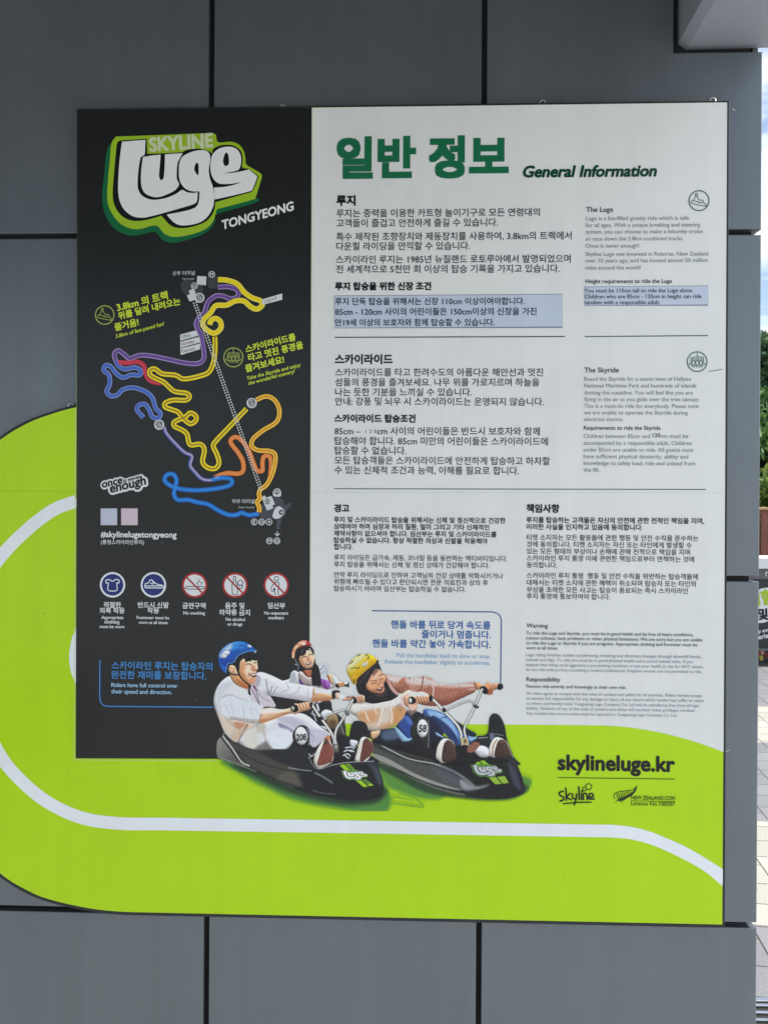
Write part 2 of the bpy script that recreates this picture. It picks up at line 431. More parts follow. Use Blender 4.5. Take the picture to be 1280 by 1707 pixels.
def picture():
    c = Canvas(352, 1060, 886, 1352, .66)
    A = crop(350, 1050, 4.2667); B = crop(560, 1060, 3.7647); D1 = crop(350, 1060, 10.667); D2 = crop(470, 1060, 10.667)
    D3 = crop(570, 1080, 10.667); D4 = crop(350, 1160, 8.533); D5 = crop(490, 1160, 8); D6 = crop(620, 1130, 10.667)
    D7 = crop(720, 1130, 8); D8 = crop(600, 1200, 4.5714)
    P, Ln = c.poly, c.line
    LIME, WHITE, DARK = (184, 226, 4), (231, 233, 230), (32, 34, 34)
    # what the picture is printed over, so that its soft edges blend
    c.rgb[:] = WHITE
    c.rgb[(c.X < 516)] = DARK
    c.rgb[(c.Y > 1206) & (c.X > 516)] = LIME; c.rgb[c.Y > 1265.5] = LIME
    skin, skin2, skin3, blush = (240, 198, 160), (205, 140, 95), (150, 84, 55), (222, 150, 120)
    hair = (38, 36, 42)
    # ---- printed shadow on the green
    c.part = 1
    P(A(80,930, 200,1010, 330,1090, 420,1130, 540,1190, 700,1235, 880,1265, 1050,1290, 1180,1290, 1260,1285, 1290,1200, 1240,1080, 1180,940, 700,900, 300,880), (78, 138, 60), 9)
    P(B(280,790, 300,900, 330,950, 420,985, 520,1015, 640,1025, 720,1000, 900,1010, 1060,1030, 1160,1000, 1205,960, 1190,880, 700,800), (92, 150, 60), 7)
    P(B(100,1010, 300,985, 330,1010, 300,1060, 320,1085, 250,1105, 130,1080), (84, 146, 62), 5)
    Ln(B(340,1045, 480,1065, 545,1068, 500,1020, 400,985), 3.0, (112, 168, 40), 3.2)
    Ln(B(335,1042, 370,1010, 480,1030), 2.4, (112, 168, 40), 3.2)
    P(A(150,960, 330,1050, 520,1140, 760,1210, 1000,1245, 1200,1220, 1240,1120, 900,1100, 400,990), (38, 62, 42), 8)
    P(B(240,790, 400,900, 560,980, 800,1020, 1000,1030, 1150,1000, 1185,930, 800,900), (44, 72, 44), 6)
    # ---- rider behind: orange helmet, long dark hair, white jacket
    c.part = 2
    jk = P(D2(0,800, 130,760, 160,660, 225,610, 300,640, 400,640, 640,560, 760,490, 840,590, 850,660, 960,720, 1000,800, 1180,830, 1180,900, 980,900, 850,940, 700,930, 500,880, 300,870, 100,880, 0,860), (222, 225, 230))
    P(D2(150,680, 230,640, 260,760, 240,850, 140,860), (188, 192, 200), 4, clip=jk)
    P(D2(290,660, 420,640, 560,740, 560,880, 420,870, 340,830), (196, 180, 176), 1.2)
    P(D2(300,760, 340,790, 400,870, 330,860), (96, 70, 140), 1.2)
    P(D2(360,570, 540,570, 550,720, 480,735, 400,680), skin3, 1)
    P(D2(400,590, 520,590, 520,690, 460,700), (190, 116, 88), 3)
    Ln(D2(320,630, 380,680, 450,740, 540,740), 1.6, (244, 242, 240))
    P(D2(690,560, 760,500, 830,560, 850,650, 800,740, 700,730, 660,620), (206, 212, 220), 2)
    Ln(D2(690,600, 730,530, 760,520), 1.1, (120, 126, 140)); Ln(D2(690,690, 740,640, 780,640), .9, (150, 156, 166)); Ln(D2(760,560, 800,600, 800,700), 1, (160, 165, 176))
    P(D2(680,760, 760,770, 850,820, 850,920, 800,950, 720,900, 690,860), (158, 92, 178), 1)
    Ln(D2(740,800, 790,900), 1.4, (112, 58, 134)); Ln(D2(800,810, 820,880), 1.1, (196, 140, 208))
    P(D2(810,680, 900,690, 930,760, 960,850, 900,860, 850,800), skin, 1)
    P(D2(805,690, 840,740, 880,840, 920,865, 860,830, 810,740), skin3, 1.4)
    P(D2(900,740, 960,720, 1000,800, 1000,860, 930,850), (226, 232, 236), 1)
    P(D2(980,850, 1030,830, 1100,820, 1120,870, 1080,900, 1010,900), skin2, 1)
    for k in range(3): Ln(D2(1020+k*34,835, 1030+k*34,885), .9, (240, 190, 150))
    P(D2(1110,865, 1180,850, 1180,895, 1110,890), (26, 26, 28), .8, False); P(D2(1170,830, 1195,830, 1195,915, 1170,910), (26, 26, 28), .8, False)
    P(D2(950,870, 990,850, 1020,930, 970,910), (40, 30, 30), .8)
    P(D2(230,300, 260,440, 300,560, 340,620, 430,600, 540,590, 560,470, 590,410, 600,480, 660,560, 680,700, 690,880, 610,880, 540,860, 530,640, 560,560, 400,540, 300,420, 300,260), hair)
    P(D2(540,560, 600,500, 660,590, 690,720, 695,890, 600,870, 545,860), (34, 33, 40), .9)
    fc = P(D2(300,380, 320,320, 420,260, 520,260, 570,320, 578,420, 555,520, 500,570, 430,575, 360,520, 315,450), (240, 200, 166))
    P(D2(300,380, 330,360, 370,460, 440,560, 380,540, 310,450), (202, 140, 102), 5, clip=fc)
    P(D2(440,400, 480,380, 500,440, 460,450), (214, 150, 112), 4, clip=fc)
    P(D2(225,330, 260,240, 360,190, 500,180, 560,240, 575,330, 540,300, 500,220, 440,210, 430,300, 380,350, 330,355, 290,420, 250,420), hair)
    Ln(D2(350,330, 375,240), 1, (110, 108, 116)); Ln(D2(420,320, 440,240), .9, (120, 100, 96)); Ln(D2(500,290, 480,220), .9, (90, 80, 84))
    Ln(D2(360,385, 400,365, 440,370), 1.3, (80, 46, 36)); Ln(D2(480,340, 520,325, 550,330), 1.3, (80, 46, 36)); Ln(D2(470,360, 480,420, 455,430), .9, (190, 124, 92))
    P(D2(430,490, 480,465, 530,450, 520,490, 480,515, 440,510), (120, 40, 36), .8); P(D2(445,488, 520,462, 510,480, 460,500), (250, 240, 232), .7)
    hm = P(D2(185,390, 180,290, 220,190, 300,110, 390,75, 480,100, 530,170, 500,175, 400,180, 320,200, 260,240, 235,310, 222,395), ((232, 150, 104), (196, 60, 58), D2(250,200)[0], D2(500,150)[0]))
    P(D2(215,230, 300,120, 390,85, 440,100, 330,150, 250,230), (250, 216, 186), 4, clip=hm); P(D2(190,380, 195,280, 215,300, 215,380), (250, 220, 190), 2, clip=hm)
    P(D2(345,135, 420,120, 430,150, 370,165), (246, 240, 236), .8, False); Ln(D2(262,152, 310,140), 1, (110, 74, 60)); Ln(D2(450,105, 500,150), 2, (190, 46, 52), clip=hm)
    Ln(D2(240,410, 260,460, 300,520, 285,600), 1.2, (150, 156, 166)); Ln(D2(240,500, 270,520), 1.4, (190, 196, 204))
    # legs and shoe of the rider behind
    P(D5(150,220, 250,150, 300,80, 480,60, 520,200, 600,250, 680,360, 690,580, 600,590, 500,470, 330,420, 220,300), (40, 40, 50))
    P(D5(440,270, 560,240, 590,340, 560,420, 500,430, 440,370), (150, 128, 92), 1); P(D5(480,330, 560,330, 550,410, 500,420), (104, 84, 56), 4)
    P(D5(360,230, 420,180, 500,200, 540,250, 460,260, 420,320, 380,300), (232, 234, 240), 1)
    P(D5(600,350, 670,300, 680,420, 685,580, 590,590, 590,450), (74, 74, 72), 3)
    Ln(D5(620,380, 670,520, 640,580), 1.6, (150, 150, 140), 2); Ln(D5(310,110, 330,180, 310,210), 3, (226, 228, 236)); Ln(D5(330,80, 360,70), 3, (232, 232, 238))
    Ln(D5(250,200, 270,260, 300,330), 2, (190, 192, 200)); Ln(D5(230,230, 300,260), 1.4, (210, 212, 220)); P(D5(350,400, 420,410, 460,460, 420,450), (220, 222, 228), 1)
    # ---- second cart and its rider: yellow helmet, knit sweater, jeans
    c.part = 4
    P(D7(760,540, 800,480, 860,475, 920,530, 970,650, 1000,820, 1090,1050, 1160,1160, 700,1100, 580,900, 590,780, 700,760, 745,700), (36, 38, 42))
    P(D5(740,600, 760,450, 790,350, 840,330, 940,350, 980,420, 1000,560, 900,640, 760,640), (36, 38, 42))
    Ln(D7(770,735, 950,765), 1, (150, 160, 175)); P(D7(770,745, 830,760, 820,800, 775,830), (110, 116, 140), 2)
    Ln(D7(610,800, 740,790), 1, (200, 206, 210)); Ln(D7(620,850, 690,850), .9, (190, 196, 200)); Ln(D7(985,840, 1080,1060), 1, (180, 185, 188))
    hull = P(B(150,640, 230,660, 330,690, 430,620, 520,560, 590,560, 600,720, 650,790, 770,800, 850,790, 960,790, 1100,770, 1150,840, 1182,950, 1170,990, 1060,1020, 900,1015, 700,980, 520,915, 380,840, 260,785, 225,730), (46, 48, 50))
    P(B(230,690, 400,760, 620,820, 760,900, 780,960, 600,920, 400,830, 240,760), (84, 86, 82), 6, clip=hull)
    P(B(600,810, 760,860, 860,930, 820,960, 700,920), (96, 100, 108), 12, clip=hull, alpha=.7)
    P(B(300,690, 520,640, 600,740, 640,790, 420,740), (66, 66, 62), 6, clip=hull)
    P(B(700,820, 1000,800, 1150,850, 1170,980, 1000,1015, 820,960, 860,900), (32, 34, 38), 8, clip=hull)
    P(B(250,760, 420,860, 640,950, 800,990, 780,1000, 560,940, 350,830, 240,780), (112, 112, 106), 2.5, clip=hull)
    P(B(230,735, 330,770, 470,850, 600,905, 720,945, 790,965, 700,955, 540,905, 380,830, 240,760), (158, 158, 152), 1.6, clip=hull)
    Ln(B(235,655, 330,710, 460,770, 590,795, 650,812), 1.7, (200, 203, 200), 1.2, clip=hull); Ln(B(650,812, 760,860, 860,935), 2.6, (150, 154, 158), 4, clip=hull)
    P(B(780,900, 870,940, 960,930, 900,960, 800,965), (170, 172, 176), 5, clip=hull, alpha=.8)
    P(B(1080,790, 1130,850, 1160,960, 1120,940, 1090,860), (70, 76, 90), 6, clip=hull)
    Ln(B(590,560, 590,690, 640,790), 1, (150, 152, 150), clip=hull)
    P(D7(0,1020, 40,1060, 120,1150, 300,1030, 440,990, 560,1020, 720,1070, 640,1090, 440,1070, 300,1060, 130,1150), (120, 132, 150), 1.6); Ln(D7(310,1035, 440,1080, 620,1090, 730,1050), 1.6, (150, 168, 190))
    P(B(225,660, 330,640, 560,600, 720,640, 880,640, 1000,680, 1090,780, 960,800, 800,795, 650,800, 590,770, 400,720), (34, 36, 40), 1.2)
    P(B(600,600, 700,640, 860,700, 1000,740, 1060,790, 900,800, 650,800), (30, 32, 36), 1.2)
    P(B(180,600, 330,580, 520,560, 540,660, 440,700, 330,690, 230,650), (36, 40, 52), 1.2)
    c.part = 3
    # jeans
    j = P(D6(100,940, 400,880, 560,640, 640,600, 860,640, 960,590, 1280,640, 1500,760, 1700,900, 1860,1000, 1740,1080, 1560,1060, 1400,980, 1280,960, 1240,1060, 1100,1020, 1000,860, 860,720, 780,900, 700,1100, 540,1130, 200,1130), (34, 40, 62))
    P(D6(470,800, 600,660, 700,740, 780,890, 700,1050, 620,1080, 520,960), (52, 82, 150), 2.5, clip=j)
    P(D6(560,690, 640,680, 740,800, 700,860, 600,740), (84, 120, 190), 4, clip=j)
    P(D6(180,960, 400,900, 480,1060, 300,1110, 190,1080), (86, 104, 128), 7, clip=j)
    P(D6(400,900, 440,880, 620,1060, 700,1060, 690,1110, 540,1130), (150, 188, 216), 1, clip=j)
    for k in range(6): Ln(D6(470+k*30,880+k*34, 500+k*30,900+k*32), .9, (30, 34, 50))
    P(D6(600,580, 780,560, 790,640, 720,700, 640,640), (130, 110, 108), 1.2)
    P(D6(790,600, 880,640, 800,760, 740,800, 700,700), (38, 38, 46), 1)
    jl = P(D7(-120,430, 0,420, 150,470, 260,560, 350,700, 520,780, 600,790, 520,860, 480,910, 380,900, 300,880, 150,720, 40,640, -60,600), (70, 104, 158))
    P(D7(-60,440, 60,450, 250,580, 330,720, 340,800, 200,680, 20,560), (150, 188, 226), 4, clip=jl)
    P(D7(0,500, 120,560, 240,660, 330,790, 320,870, 160,730, 0,640), (46, 64, 110), 3, clip=jl)
    Ln(D7(60,600, 110,540, 190,520), 1.2, (40, 56, 100), clip=jl); Ln(D7(60,470, 160,500), 1.6, (196, 220, 240), 1.4, clip=jl)
    P(D7(500,740, 600,790, 520,840, 490,800), (150, 188, 226), 2, clip=jl)
    P(D7(-90,520, 20,540, 150,720, 120,800, 30,850, -80,900, -160,700), (34, 40, 64), 1.2); P(D7(50,720, 160,790, 120,790, 60,760), (150, 190, 220), .8)
    tp = P(B(296,246, 318,240, 360,250, 420,262, 470,268, 560,290, 640,330, 640,420, 560,400, 480,350, 420,350, 380,360, 340,330, 310,290), (186, 128, 108))
    P(B(320,244, 420,258, 560,284, 560,310, 440,300, 340,280), (226, 212, 206), 4, clip=tp); P(B(350,300, 420,330, 480,340, 400,365), (150, 92, 80), 5, clip=tp)
    for k in range(6): Ln(B(352+k*20,264+k*3, 372+k*18,330), 1.2, (230, 196, 180), 1.4, clip=tp)
    Ln(B(462,262, 454,300, 462,330), 1.5, (110, 58, 50), 1)
    # sweater: far arm reaching to the right grip
    sw = P(D7(-380,-10, -300,20, -220,0, -110,-20, 0,10, 60,60, 250,90, 430,70, 560,60, 580,170, 480,230, 350,290, 200,360, 100,370, -60,370, -200,330, -420,200, -500,120), (176, 116, 96))
    P(D7(-330,0, -110,-10, 60,50, 300,80, 560,60, 560,110, 300,120, 0,100, -300,80), (224, 210, 204), 6, clip=sw)
    P(D7(-60,260, 200,290, 500,200, 350,300, 150,370, -60,380), (142, 84, 72), 8, clip=sw)
    c.speck(sw, 7, 2, 3)
    for k in range(7): Ln(D7(-330+k*40,20+k*6, -270+k*34,160-k*6), 1.3, (222, 186, 168), 1.6, clip=sw)
    Ln(D7(-120,-20, -130,80, -160,170), 1.6, (120, 62, 52), 1.2, clip=sw); Ln(D7(0,60, 20,150, 5,260), 2, (228, 208, 198), 1.6, clip=sw)
    for k in range(5): Ln(D7(485,80+k*24, 560,78+k*22), 1.2, (240, 224, 210) if k % 2 else (190, 130, 104), .9, clip=sw)
    # far hand
    P(D7(560,70, 610,55, 690,100, 740,50, 790,80, 870,70, 880,130, 820,170, 800,210, 740,220, 660,150, 600,155), (222, 160, 120))
    P(D7(555,80, 575,60, 570,120, 610,150, 590,150), (110, 60, 46), 1); P(D7(740,150, 800,150, 800,210, 740,220), (170, 100, 70), 2)
    for k in range(3): Ln(D7(760+k*32,90, 780+k*30,150), 1, (120, 62, 44))
    P(D7(635,130, 690,105, 740,150, 740,205, 690,210), (26, 28, 34), .9); P(D7(880,80, 930,75, 945,130, 900,160, 865,140), (28, 30, 38), .9)
    # handlebar
    def tube(pts, w):
        Ln(pts, w+1.2, (52, 50, 48)); Ln(pts, w, (186, 184, 178)); Ln([(x-.5, y-.5) for x, y in pts], w*.45, (244, 243, 238), 1)
    tube(D7(668,150, 600,310, 540,450, 460,600, 430,690, 450,790), 3.4); tube(D7(190,430, 340,360, 500,310, 590,380), 2)
    tube(D7(-40,240, 60,330, 190,470, 330,620, 385,730, 390,800), 4.2)
    P(D7(540,350, 610,370, 620,400, 570,400), (70, 70, 72), .8); P(D7(135,405, 170,400, 190,440, 150,455), (34, 34, 36), .8)
    P(D7(380,800, 480,795, 490,900, 390,910), (196, 180, 140), .9, False); P(D7(420,820, 455,815, 455,865, 425,870), (110, 96, 66), 1.2, False)
    P(D7(390,905, 470,900, 440,1010, 390,1010), (30, 31, 34), 1)
    # shoes
    def sole(pts, tread, f, k0, k1, n, dark):
        m = P(f(*pts), (238, 232, 222)); t = P(f(*tread), (92, 70, 62), .9)
        for k in range(n):
            a = k/(n-1)
            Ln(f(k0[0]+(k1[0]-k0[0])*a, k0[1]+(k1[1]-k0[1])*a, k0[0]+(k1[0]-k0[0])*a+k0[2], k0[1]+(k1[1]-k0[1])*a-k0[3]), 1.1, dark, .9, clip=t)
    P(D7(560,960, 640,900, 740,930, 760,1040, 640,1050), (226, 228, 230)); P(D7(470,930, 560,850, 640,880, 560,980, 480,990), (150, 100, 84), 1.5)
    sole((50,1050, 70,920, 130,820, 200,805, 280,850, 310,940, 300,1090, 140,1130, 90,1100), (140,1110, 145,930, 190,830, 260,840, 310,930, 305,1095), D7, (140,880,180,30), (140,1110), 8, (50, 36, 32))
    sole((750,990, 780,870, 840,790, 920,800, 1000,860, 1030,960, 1040,1050, 940,1060, 790,1050), (840,1050, 855,900, 900,820, 980,840, 1030,960, 1040,1055), D7, (840,890,190,20), (840,1050), 7, (50, 36, 32))
    Ln(D7(800,1030, 815,900, 860,820), 1.6, (150, 100, 70), clip=None)
    # black scarf and hair, head
    P(D3(250,620, 300,560, 430,420, 560,330, 640,270, 690,360, 760,560, 850,680, 1000,840, 900,920, 720,960, 560,990, 430,950, 400,850, 290,800), (36, 36, 42))
    P(D3(800,500, 860,620, 960,760, 1010,820, 960,830, 840,690), (216, 170, 156), 1.4)
    fc = P(D3(420,680, 450,600, 560,420, 610,370, 680,390, 740,470, 770,520, 770,580, 740,640, 755,720, 740,780, 680,810, 600,800, 500,770), (226, 166, 130))
    P(D3(600,380, 690,400, 730,470, 640,560, 560,600, 540,520), (240, 194, 162), 6, clip=fc)
    P(D3(420,690, 470,720, 620,800, 520,790), (170, 96, 66), 5, clip=fc); P(D3(470,640, 560,600, 620,640, 560,720, 480,720), (236, 176, 132), 6, clip=fc)
    Ln(D3(510,590, 570,580, 620,570), 1.1, (110, 64, 46)); Ln(D3(520,640, 570,630, 610,600), 1.1, (96, 54, 40)); Ln(D3(670,500, 710,460, 740,480), 1.2, (92, 52, 40)); Ln(D3(690,560, 730,540), 1, (110, 64, 50))
    Ln(D3(660,540, 690,610, 650,650, 620,640), 1, (176, 104, 76))
    P(D3(600,740, 660,710, 735,680, 730,730, 690,760, 640,755), (110, 34, 32), .9); P(D3(620,735, 700,705, 725,700, 690,725), (248, 238, 230), .8)
    P(D3(270,560, 460,400, 610,260, 640,250, 680,350, 600,360, 540,440, 480,560, 430,660, 400,760, 350,700), (38, 36, 42), .9)
    for q in ((600,290, 500,400, 430,520, 400,640), (640,300, 560,400, 480,520), (560,340, 420,480, 340,600, 330,720), (480,420, 360,560, 300,640), (660,310, 676,350), (560,830, 700,860, 820,840), (480,860, 640,910, 800,900), (840,720, 880,800, 900,880)): Ln(D3(*q), .9, (84, 76, 80), 1.2, alpha=.8)
    P(D3(560,810, 640,830, 740,800, 790,720, 800,780, 720,850, 620,860), (120, 84, 78), 3, alpha=.6)
    P(D3(540,430, 600,370, 660,380, 620,430, 560,500), (60, 44, 44), 3, alpha=.55)
    hm = P(D3(200,640, 140,530, 90,430, 100,330, 180,210, 290,130, 420,105, 520,120, 600,180, 650,235, 560,310, 460,380, 360,460, 280,550, 260,630), (232, 196, 40))
    P(D3(95,400, 130,280, 250,160, 400,115, 440,150, 300,270, 170,400), (222, 218, 150), 12, clip=hm, alpha=.95); P(D3(130,500, 300,420, 500,300, 600,200, 560,310, 400,430, 260,560), (224, 168, 24), 10, clip=hm, alpha=.8)
    P(D3(110,340, 200,220, 330,130, 420,110, 330,180, 190,300), (236, 236, 222), 8, clip=hm, alpha=.8)
    for q in ((140,280, 195,230), (280,140, 320,118), (420,130, 460,118), (250,365, 310,345), (460,190, 480,150)): Ln(D3(*q), 1.7, (66, 62, 30))
    Ln(D3(160,375, 235,340), 1.6, (120, 112, 30)); Ln(D3(265,600, 270,560, 380,455, 640,240), 1.2, (40, 36, 28)); P(D3(610,230, 640,215, 655,250, 620,260), (30, 28, 28), .8)
    P(D3(345,290, 440,235, 460,265, 440,310, 395,340), (240, 238, 214), .8); Ln(D3(375,275, 420,255, 430,290, 395,310), .8, (110, 104, 60)); P(D3(200,560, 240,560, 240,620, 215,620), (150, 110, 20), 1.5)
    # near arm in the cream knit sleeve
    sl = P(D6(-400,520, -300,470, -100,460, 60,455, 200,430, 340,400, 500,300, 640,215, 700,230, 760,260, 880,240, 1000,290, 900,350, 640,480, 600,600, 560,700, 430,830, 300,890, 150,920, 60,940, -100,920, -170,860, -260,700, -380,620), (222, 206, 190))
    P(D6(-250,640, -60,560, 120,560, 100,760, 0,800, -130,820), (216, 160, 112), 10, clip=sl, alpha=.9)
    P(D6(380,520, 620,560, 560,720, 420,840, 200,890, 150,860, 330,760), (212, 156, 104), 9, clip=sl, alpha=.95)
    P(D6(-380,540, -100,470, 200,440, 420,390, 520,320, 600,330, 480,470, 200,520, -150,560, -300,600), (232, 230, 228), 7, clip=sl)
    c.speck(sl, 4, 2, 5)
    for q in ((190,560, 150,720, 110,850), (330,500, 360,680, 350,800), (60,560, 80,640), (-120,600, -60,760)): Ln(D6(*q), 2, (246, 236, 222), 2, clip=sl)
    for q in ((420,500, 500,460), (440,530, 520,480), (470,560, 540,510), (500,580, 570,540)): Ln(D6(*q), 1, (120, 80, 56), clip=sl)
    P(D6(510,380, 600,310, 660,330, 640,470, 560,520), (232, 200, 196), 3)
    P(D6(-20,960, 60,940, 150,930, 120,1020, 40,1080, -10,1060), (232, 190, 150), 1.2)
    P(D6(560,330, 640,310, 760,290, 900,280, 1010,300, 1050,370, 1020,440, 820,450, 800,540, 700,570, 640,520, 580,470), (232, 176, 140))
    P(D6(640,300, 700,230, 800,250, 900,260, 990,300, 900,340, 760,330), (232, 226, 222), 2)
    P(D6(640,470, 760,480, 800,530, 700,575), (236, 196, 178), 2)
    for k in range(5): Ln(D6(800+k*52,330+k*3, 845+k*48,430), 1.5, (150, 84, 52), 1.1); Ln(D6(826+k*52,330, 866+k*48,410), 1.3, (250, 206, 164), 1)
    P(D6(650,350, 720,330, 780,380, 770,440, 700,465, 650,440), (28, 28, 32)); P(D6(655,370, 690,355, 710,400, 695,445, 660,430), (226, 226, 220), .9)
    P(D6(1020,320, 1060,300, 1080,360, 1050,420, 1010,400), (30, 30, 34), .9)
    # number disc
    c.part = 4
    P(D6(690,870, 760,760, 830,700, 980,690, 1020,800, 1020,1000, 1030,1250, 900,1230, 800,1080, 700,1040), (50, 50, 50), 1); Ln(D6(990,760, 1010,900, 1000,1240), 1, (150, 152, 150))
    th = np.linspace(0, 2*np.pi, 24, endpoint=False)
    P(D6(*sum(([898+96*np.cos(t), 893+160*np.sin(t)] for t in th), [])), (236, 237, 238))
    P(D7(600,1115, 690,1095, 755,1150, 650,1175, 560,1160), (150, 196, 50), .9, False); Ln(D7(620,1105, 690,1170), 1.6, (28, 30, 30))
    P(D8(980,440, 1100,425, 1133,478, 1030,490), (152, 190, 64), .9, False); Ln(D8(1035,430, 1085,488), 1.6, (28, 30, 30))
    cart_logo(c, lambda X, Y: D8(826+(X-160)/830*236+(Y-150)/520*52, 338+(Y-150)/520*100)[0], (196, 200, 202))
    # ---- first cart
    c.part = 6
    P(A(1000,780, 1000,700, 1020,655, 1060,645, 1110,665, 1130,740, 1110,800), (34, 36, 40))
    P(A(700,700, 1000,760, 1020,800, 1160,900, 1170,950, 700,960), (34, 36, 40))
    hull = P(A(48,880, 50,800, 70,765, 105,725, 150,765, 300,845, 440,850, 560,840, 600,790, 690,810, 700,900, 770,985, 860,965, 960,945, 1170,935, 1205,1000, 1232,1080, 1228,1160, 1180,1195, 1040,1212, 900,1200, 720,1165, 560,1110, 330,1010, 180,950, 70,915), (42, 45, 48))
    P(A(52,800, 90,770, 180,900, 260,970, 180,950, 60,910), ((150, 150, 142), (92, 92, 88), A(60,790)[0], A(200,930)[0]), 2.5, clip=hull)
    P(A(110,780, 300,850, 560,960, 660,1040, 640,1100, 480,1060, 300,980, 200,880), (78, 77, 72), 7, clip=hull)
    P(A(560,1000, 640,1060, 650,1110, 560,1090, 470,1060), (104, 98, 88), 7, clip=hull, alpha=.8)
    P(A(430,860, 700,830, 760,980, 560,960, 420,900), (44, 47, 52), 6, clip=hull)
    P(A(700,1000, 900,960, 1150,950, 1220,1060, 1220,1180, 1000,1205, 760,1150, 640,1060), (34, 37, 42), 9, clip=hull)
    P(A(1130,950, 1190,980, 1225,1080, 1200,1100, 1160,1000), (76, 84, 96), 6, clip=hull, alpha=.9)
    Ln(A(95,755, 160,840, 225,935, 280,965), 2.6, (206, 206, 198), 1.4, clip=hull); Ln(A(100,750, 105,730, 160,770, 300,845, 440,850), 1.2, (150, 152, 150), 1, clip=hull); Ln(A(88,775, 210,930), 1, (20, 20, 20), 1, clip=hull)
    Ln(A(560,978, 660,995, 720,1000), 1.4, (170, 174, 178), 1.4, clip=hull); Ln(A(750,1015, 800,1040, 870,1085), 2.2, (150, 152, 156), 3, clip=hull); Ln(A(730,1140, 800,1158, 890,1168), 1.2, (120, 124, 128), 1.6, clip=hull)
    Ln(A(190,860, 400,960, 640,1010, 720,1010), 1, (30, 32, 34), 2, clip=hull); Ln(A(200,950, 400,1050, 600,1120), 1.4, (110, 110, 104), 2, clip=hull); Ln(A(60,905, 180,945, 330,1005), 1, (170, 170, 160), 1.2, clip=hull)
    Ln(A(700,900, 760,985, 860,965), 1, (170, 172, 176), 1); Ln(A(860,962, 980,940, 1165,932), 1.2, (190, 194, 198), 1)
    c.part = 5
    # ---- rider in front: shoes, trousers, shirt, head
    P(D5(560,790, 600,700, 660,660, 820,620, 850,700, 820,860, 600,860), (34, 34, 40)); P(D5(750,585, 850,600, 830,660, 760,670), (222, 226, 232))
    for q in ((690,690, 760,680, 800,700), (670,740, 720,720, 770,740), (660,790, 720,770, 750,800), (780,650, 820,680), (690,800, 730,830), (760,720, 800,740)): Ln(D5(*q), 1.9, (228, 230, 236), .9)
    P(D5(200,760, 290,740, 280,830, 220,820), (44, 44, 52)); Ln(D5(200,770, 240,800, 290,760), 1.4, (210, 216, 226)); Ln(D5(215,820, 240,790), 1.2, (210, 216, 226))
    tr = P(A(205,795, 250,730, 330,660, 420,640, 480,615, 600,590, 690,605, 790,690, 860,745, 800,790, 740,835, 690,790, 620,760, 560,838, 500,846, 440,845, 340,850, 260,830), (226, 226, 230))
    P(A(480,640, 580,690, 640,740, 700,770, 700,690, 600,620, 520,615), (200, 196, 210), 6, clip=tr); P(A(490,660, 560,690, 620,735, 560,720, 500,690), (150, 140, 172), 3, clip=tr)
    P(A(640,730, 740,700, 850,740, 750,830, 690,790), (206, 202, 218), 5, clip=tr); P(A(380,720, 410,770, 440,845, 380,845, 400,790), (176, 164, 152), 6, clip=tr); P(A(250,740, 330,690, 350,760, 330,840, 250,830), (226, 220, 210), 6, clip=tr)
    P(A(350,820, 430,780, 440,850, 330,850), (120, 112, 108), 6, clip=tr, alpha=.8); P(A(330,650, 380,650, 400,700, 350,730, 330,700), (206, 198, 186), 4, clip=tr); P(A(400,740, 540,700, 590,760, 540,840, 450,845), (232, 236, 241), 5, clip=tr)
    Ln(A(640,740, 700,700, 720,750), 1, (150, 142, 176), 1.4, clip=tr); Ln(A(690,720, 740,760, 730,800), 1, (160, 152, 180), 1.4, clip=tr)
    sh = P(A(155,325, 95,355, 55,405, 32,470, 32,540, 70,640, 105,725, 150,775, 205,797, 270,715, 350,665, 385,552, 460,548, 466,530, 430,470, 410,462, 600,492, 728,505, 757,420, 640,385, 540,368, 430,318, 350,298, 290,340), (230, 230, 232))
    P(A(290,410, 360,430, 440,480, 466,545, 380,545, 300,500), (216, 206, 216), 6, clip=sh); P(A(330,320, 360,340, 350,400, 320,390), (190, 182, 192), 3, clip=sh)
    P(A(60,610, 110,620, 260,660, 330,670, 250,740, 190,790, 110,730), (226, 208, 190), 7, clip=sh); P(A(170,655, 270,670, 250,710, 200,705), (206, 150, 118), 4, clip=sh); P(A(230,690, 260,680, 200,785, 150,770), (216, 190, 166), 4, clip=sh)
    P(A(420,440, 560,470, 720,480, 728,505, 600,492, 410,465), (196, 192, 200), 5, clip=sh); P(A(480,380, 560,400, 640,400, 700,440, 560,430), (238, 239, 241), 6, clip=sh)
    P(A(60,410, 120,370, 160,380, 100,460, 60,540), (214, 219, 224), 6, clip=sh)
    for q, w, k in (((400,350, 415,440, 425,465), 1.2, 120), ((445,400, 430,440, 415,465), 1.2, 120), ((480,400, 450,450, 430,466), 1, 150), ((300,420, 330,480, 355,538), 1.2, 80), ((250,400, 275,440, 290,465), 1, 130), ((340,430, 360,470, 430,510), 1, 150),
                    ((90,480, 140,460, 230,490, 300,520, 385,548), 1.1, 150), ((80,540, 110,620, 160,640), 1, 170), ((640,400, 620,440, 560,470), 1, 180), ((540,370, 560,420, 510,440), 1, 170), ((755,425, 735,470, 728,505), 1.1, 110), ((130,640, 180,700, 150,760), 1, 170), ((270,670, 230,740, 205,790), 1.2, 110), ((700,420, 690,500), .9, 190)):
        Ln(A(*q), w, (k, k-4, k), 1.1, clip=sh)
    slv = P(A(95,490, 165,468, 260,503, 388,545, 355,662, 260,648, 150,625, 90,590), (226, 231, 236), 2.5)
    P(A(150,615, 260,630, 355,640, 355,662, 260,650, 150,630), (190, 182, 178), 3, clip=slv)
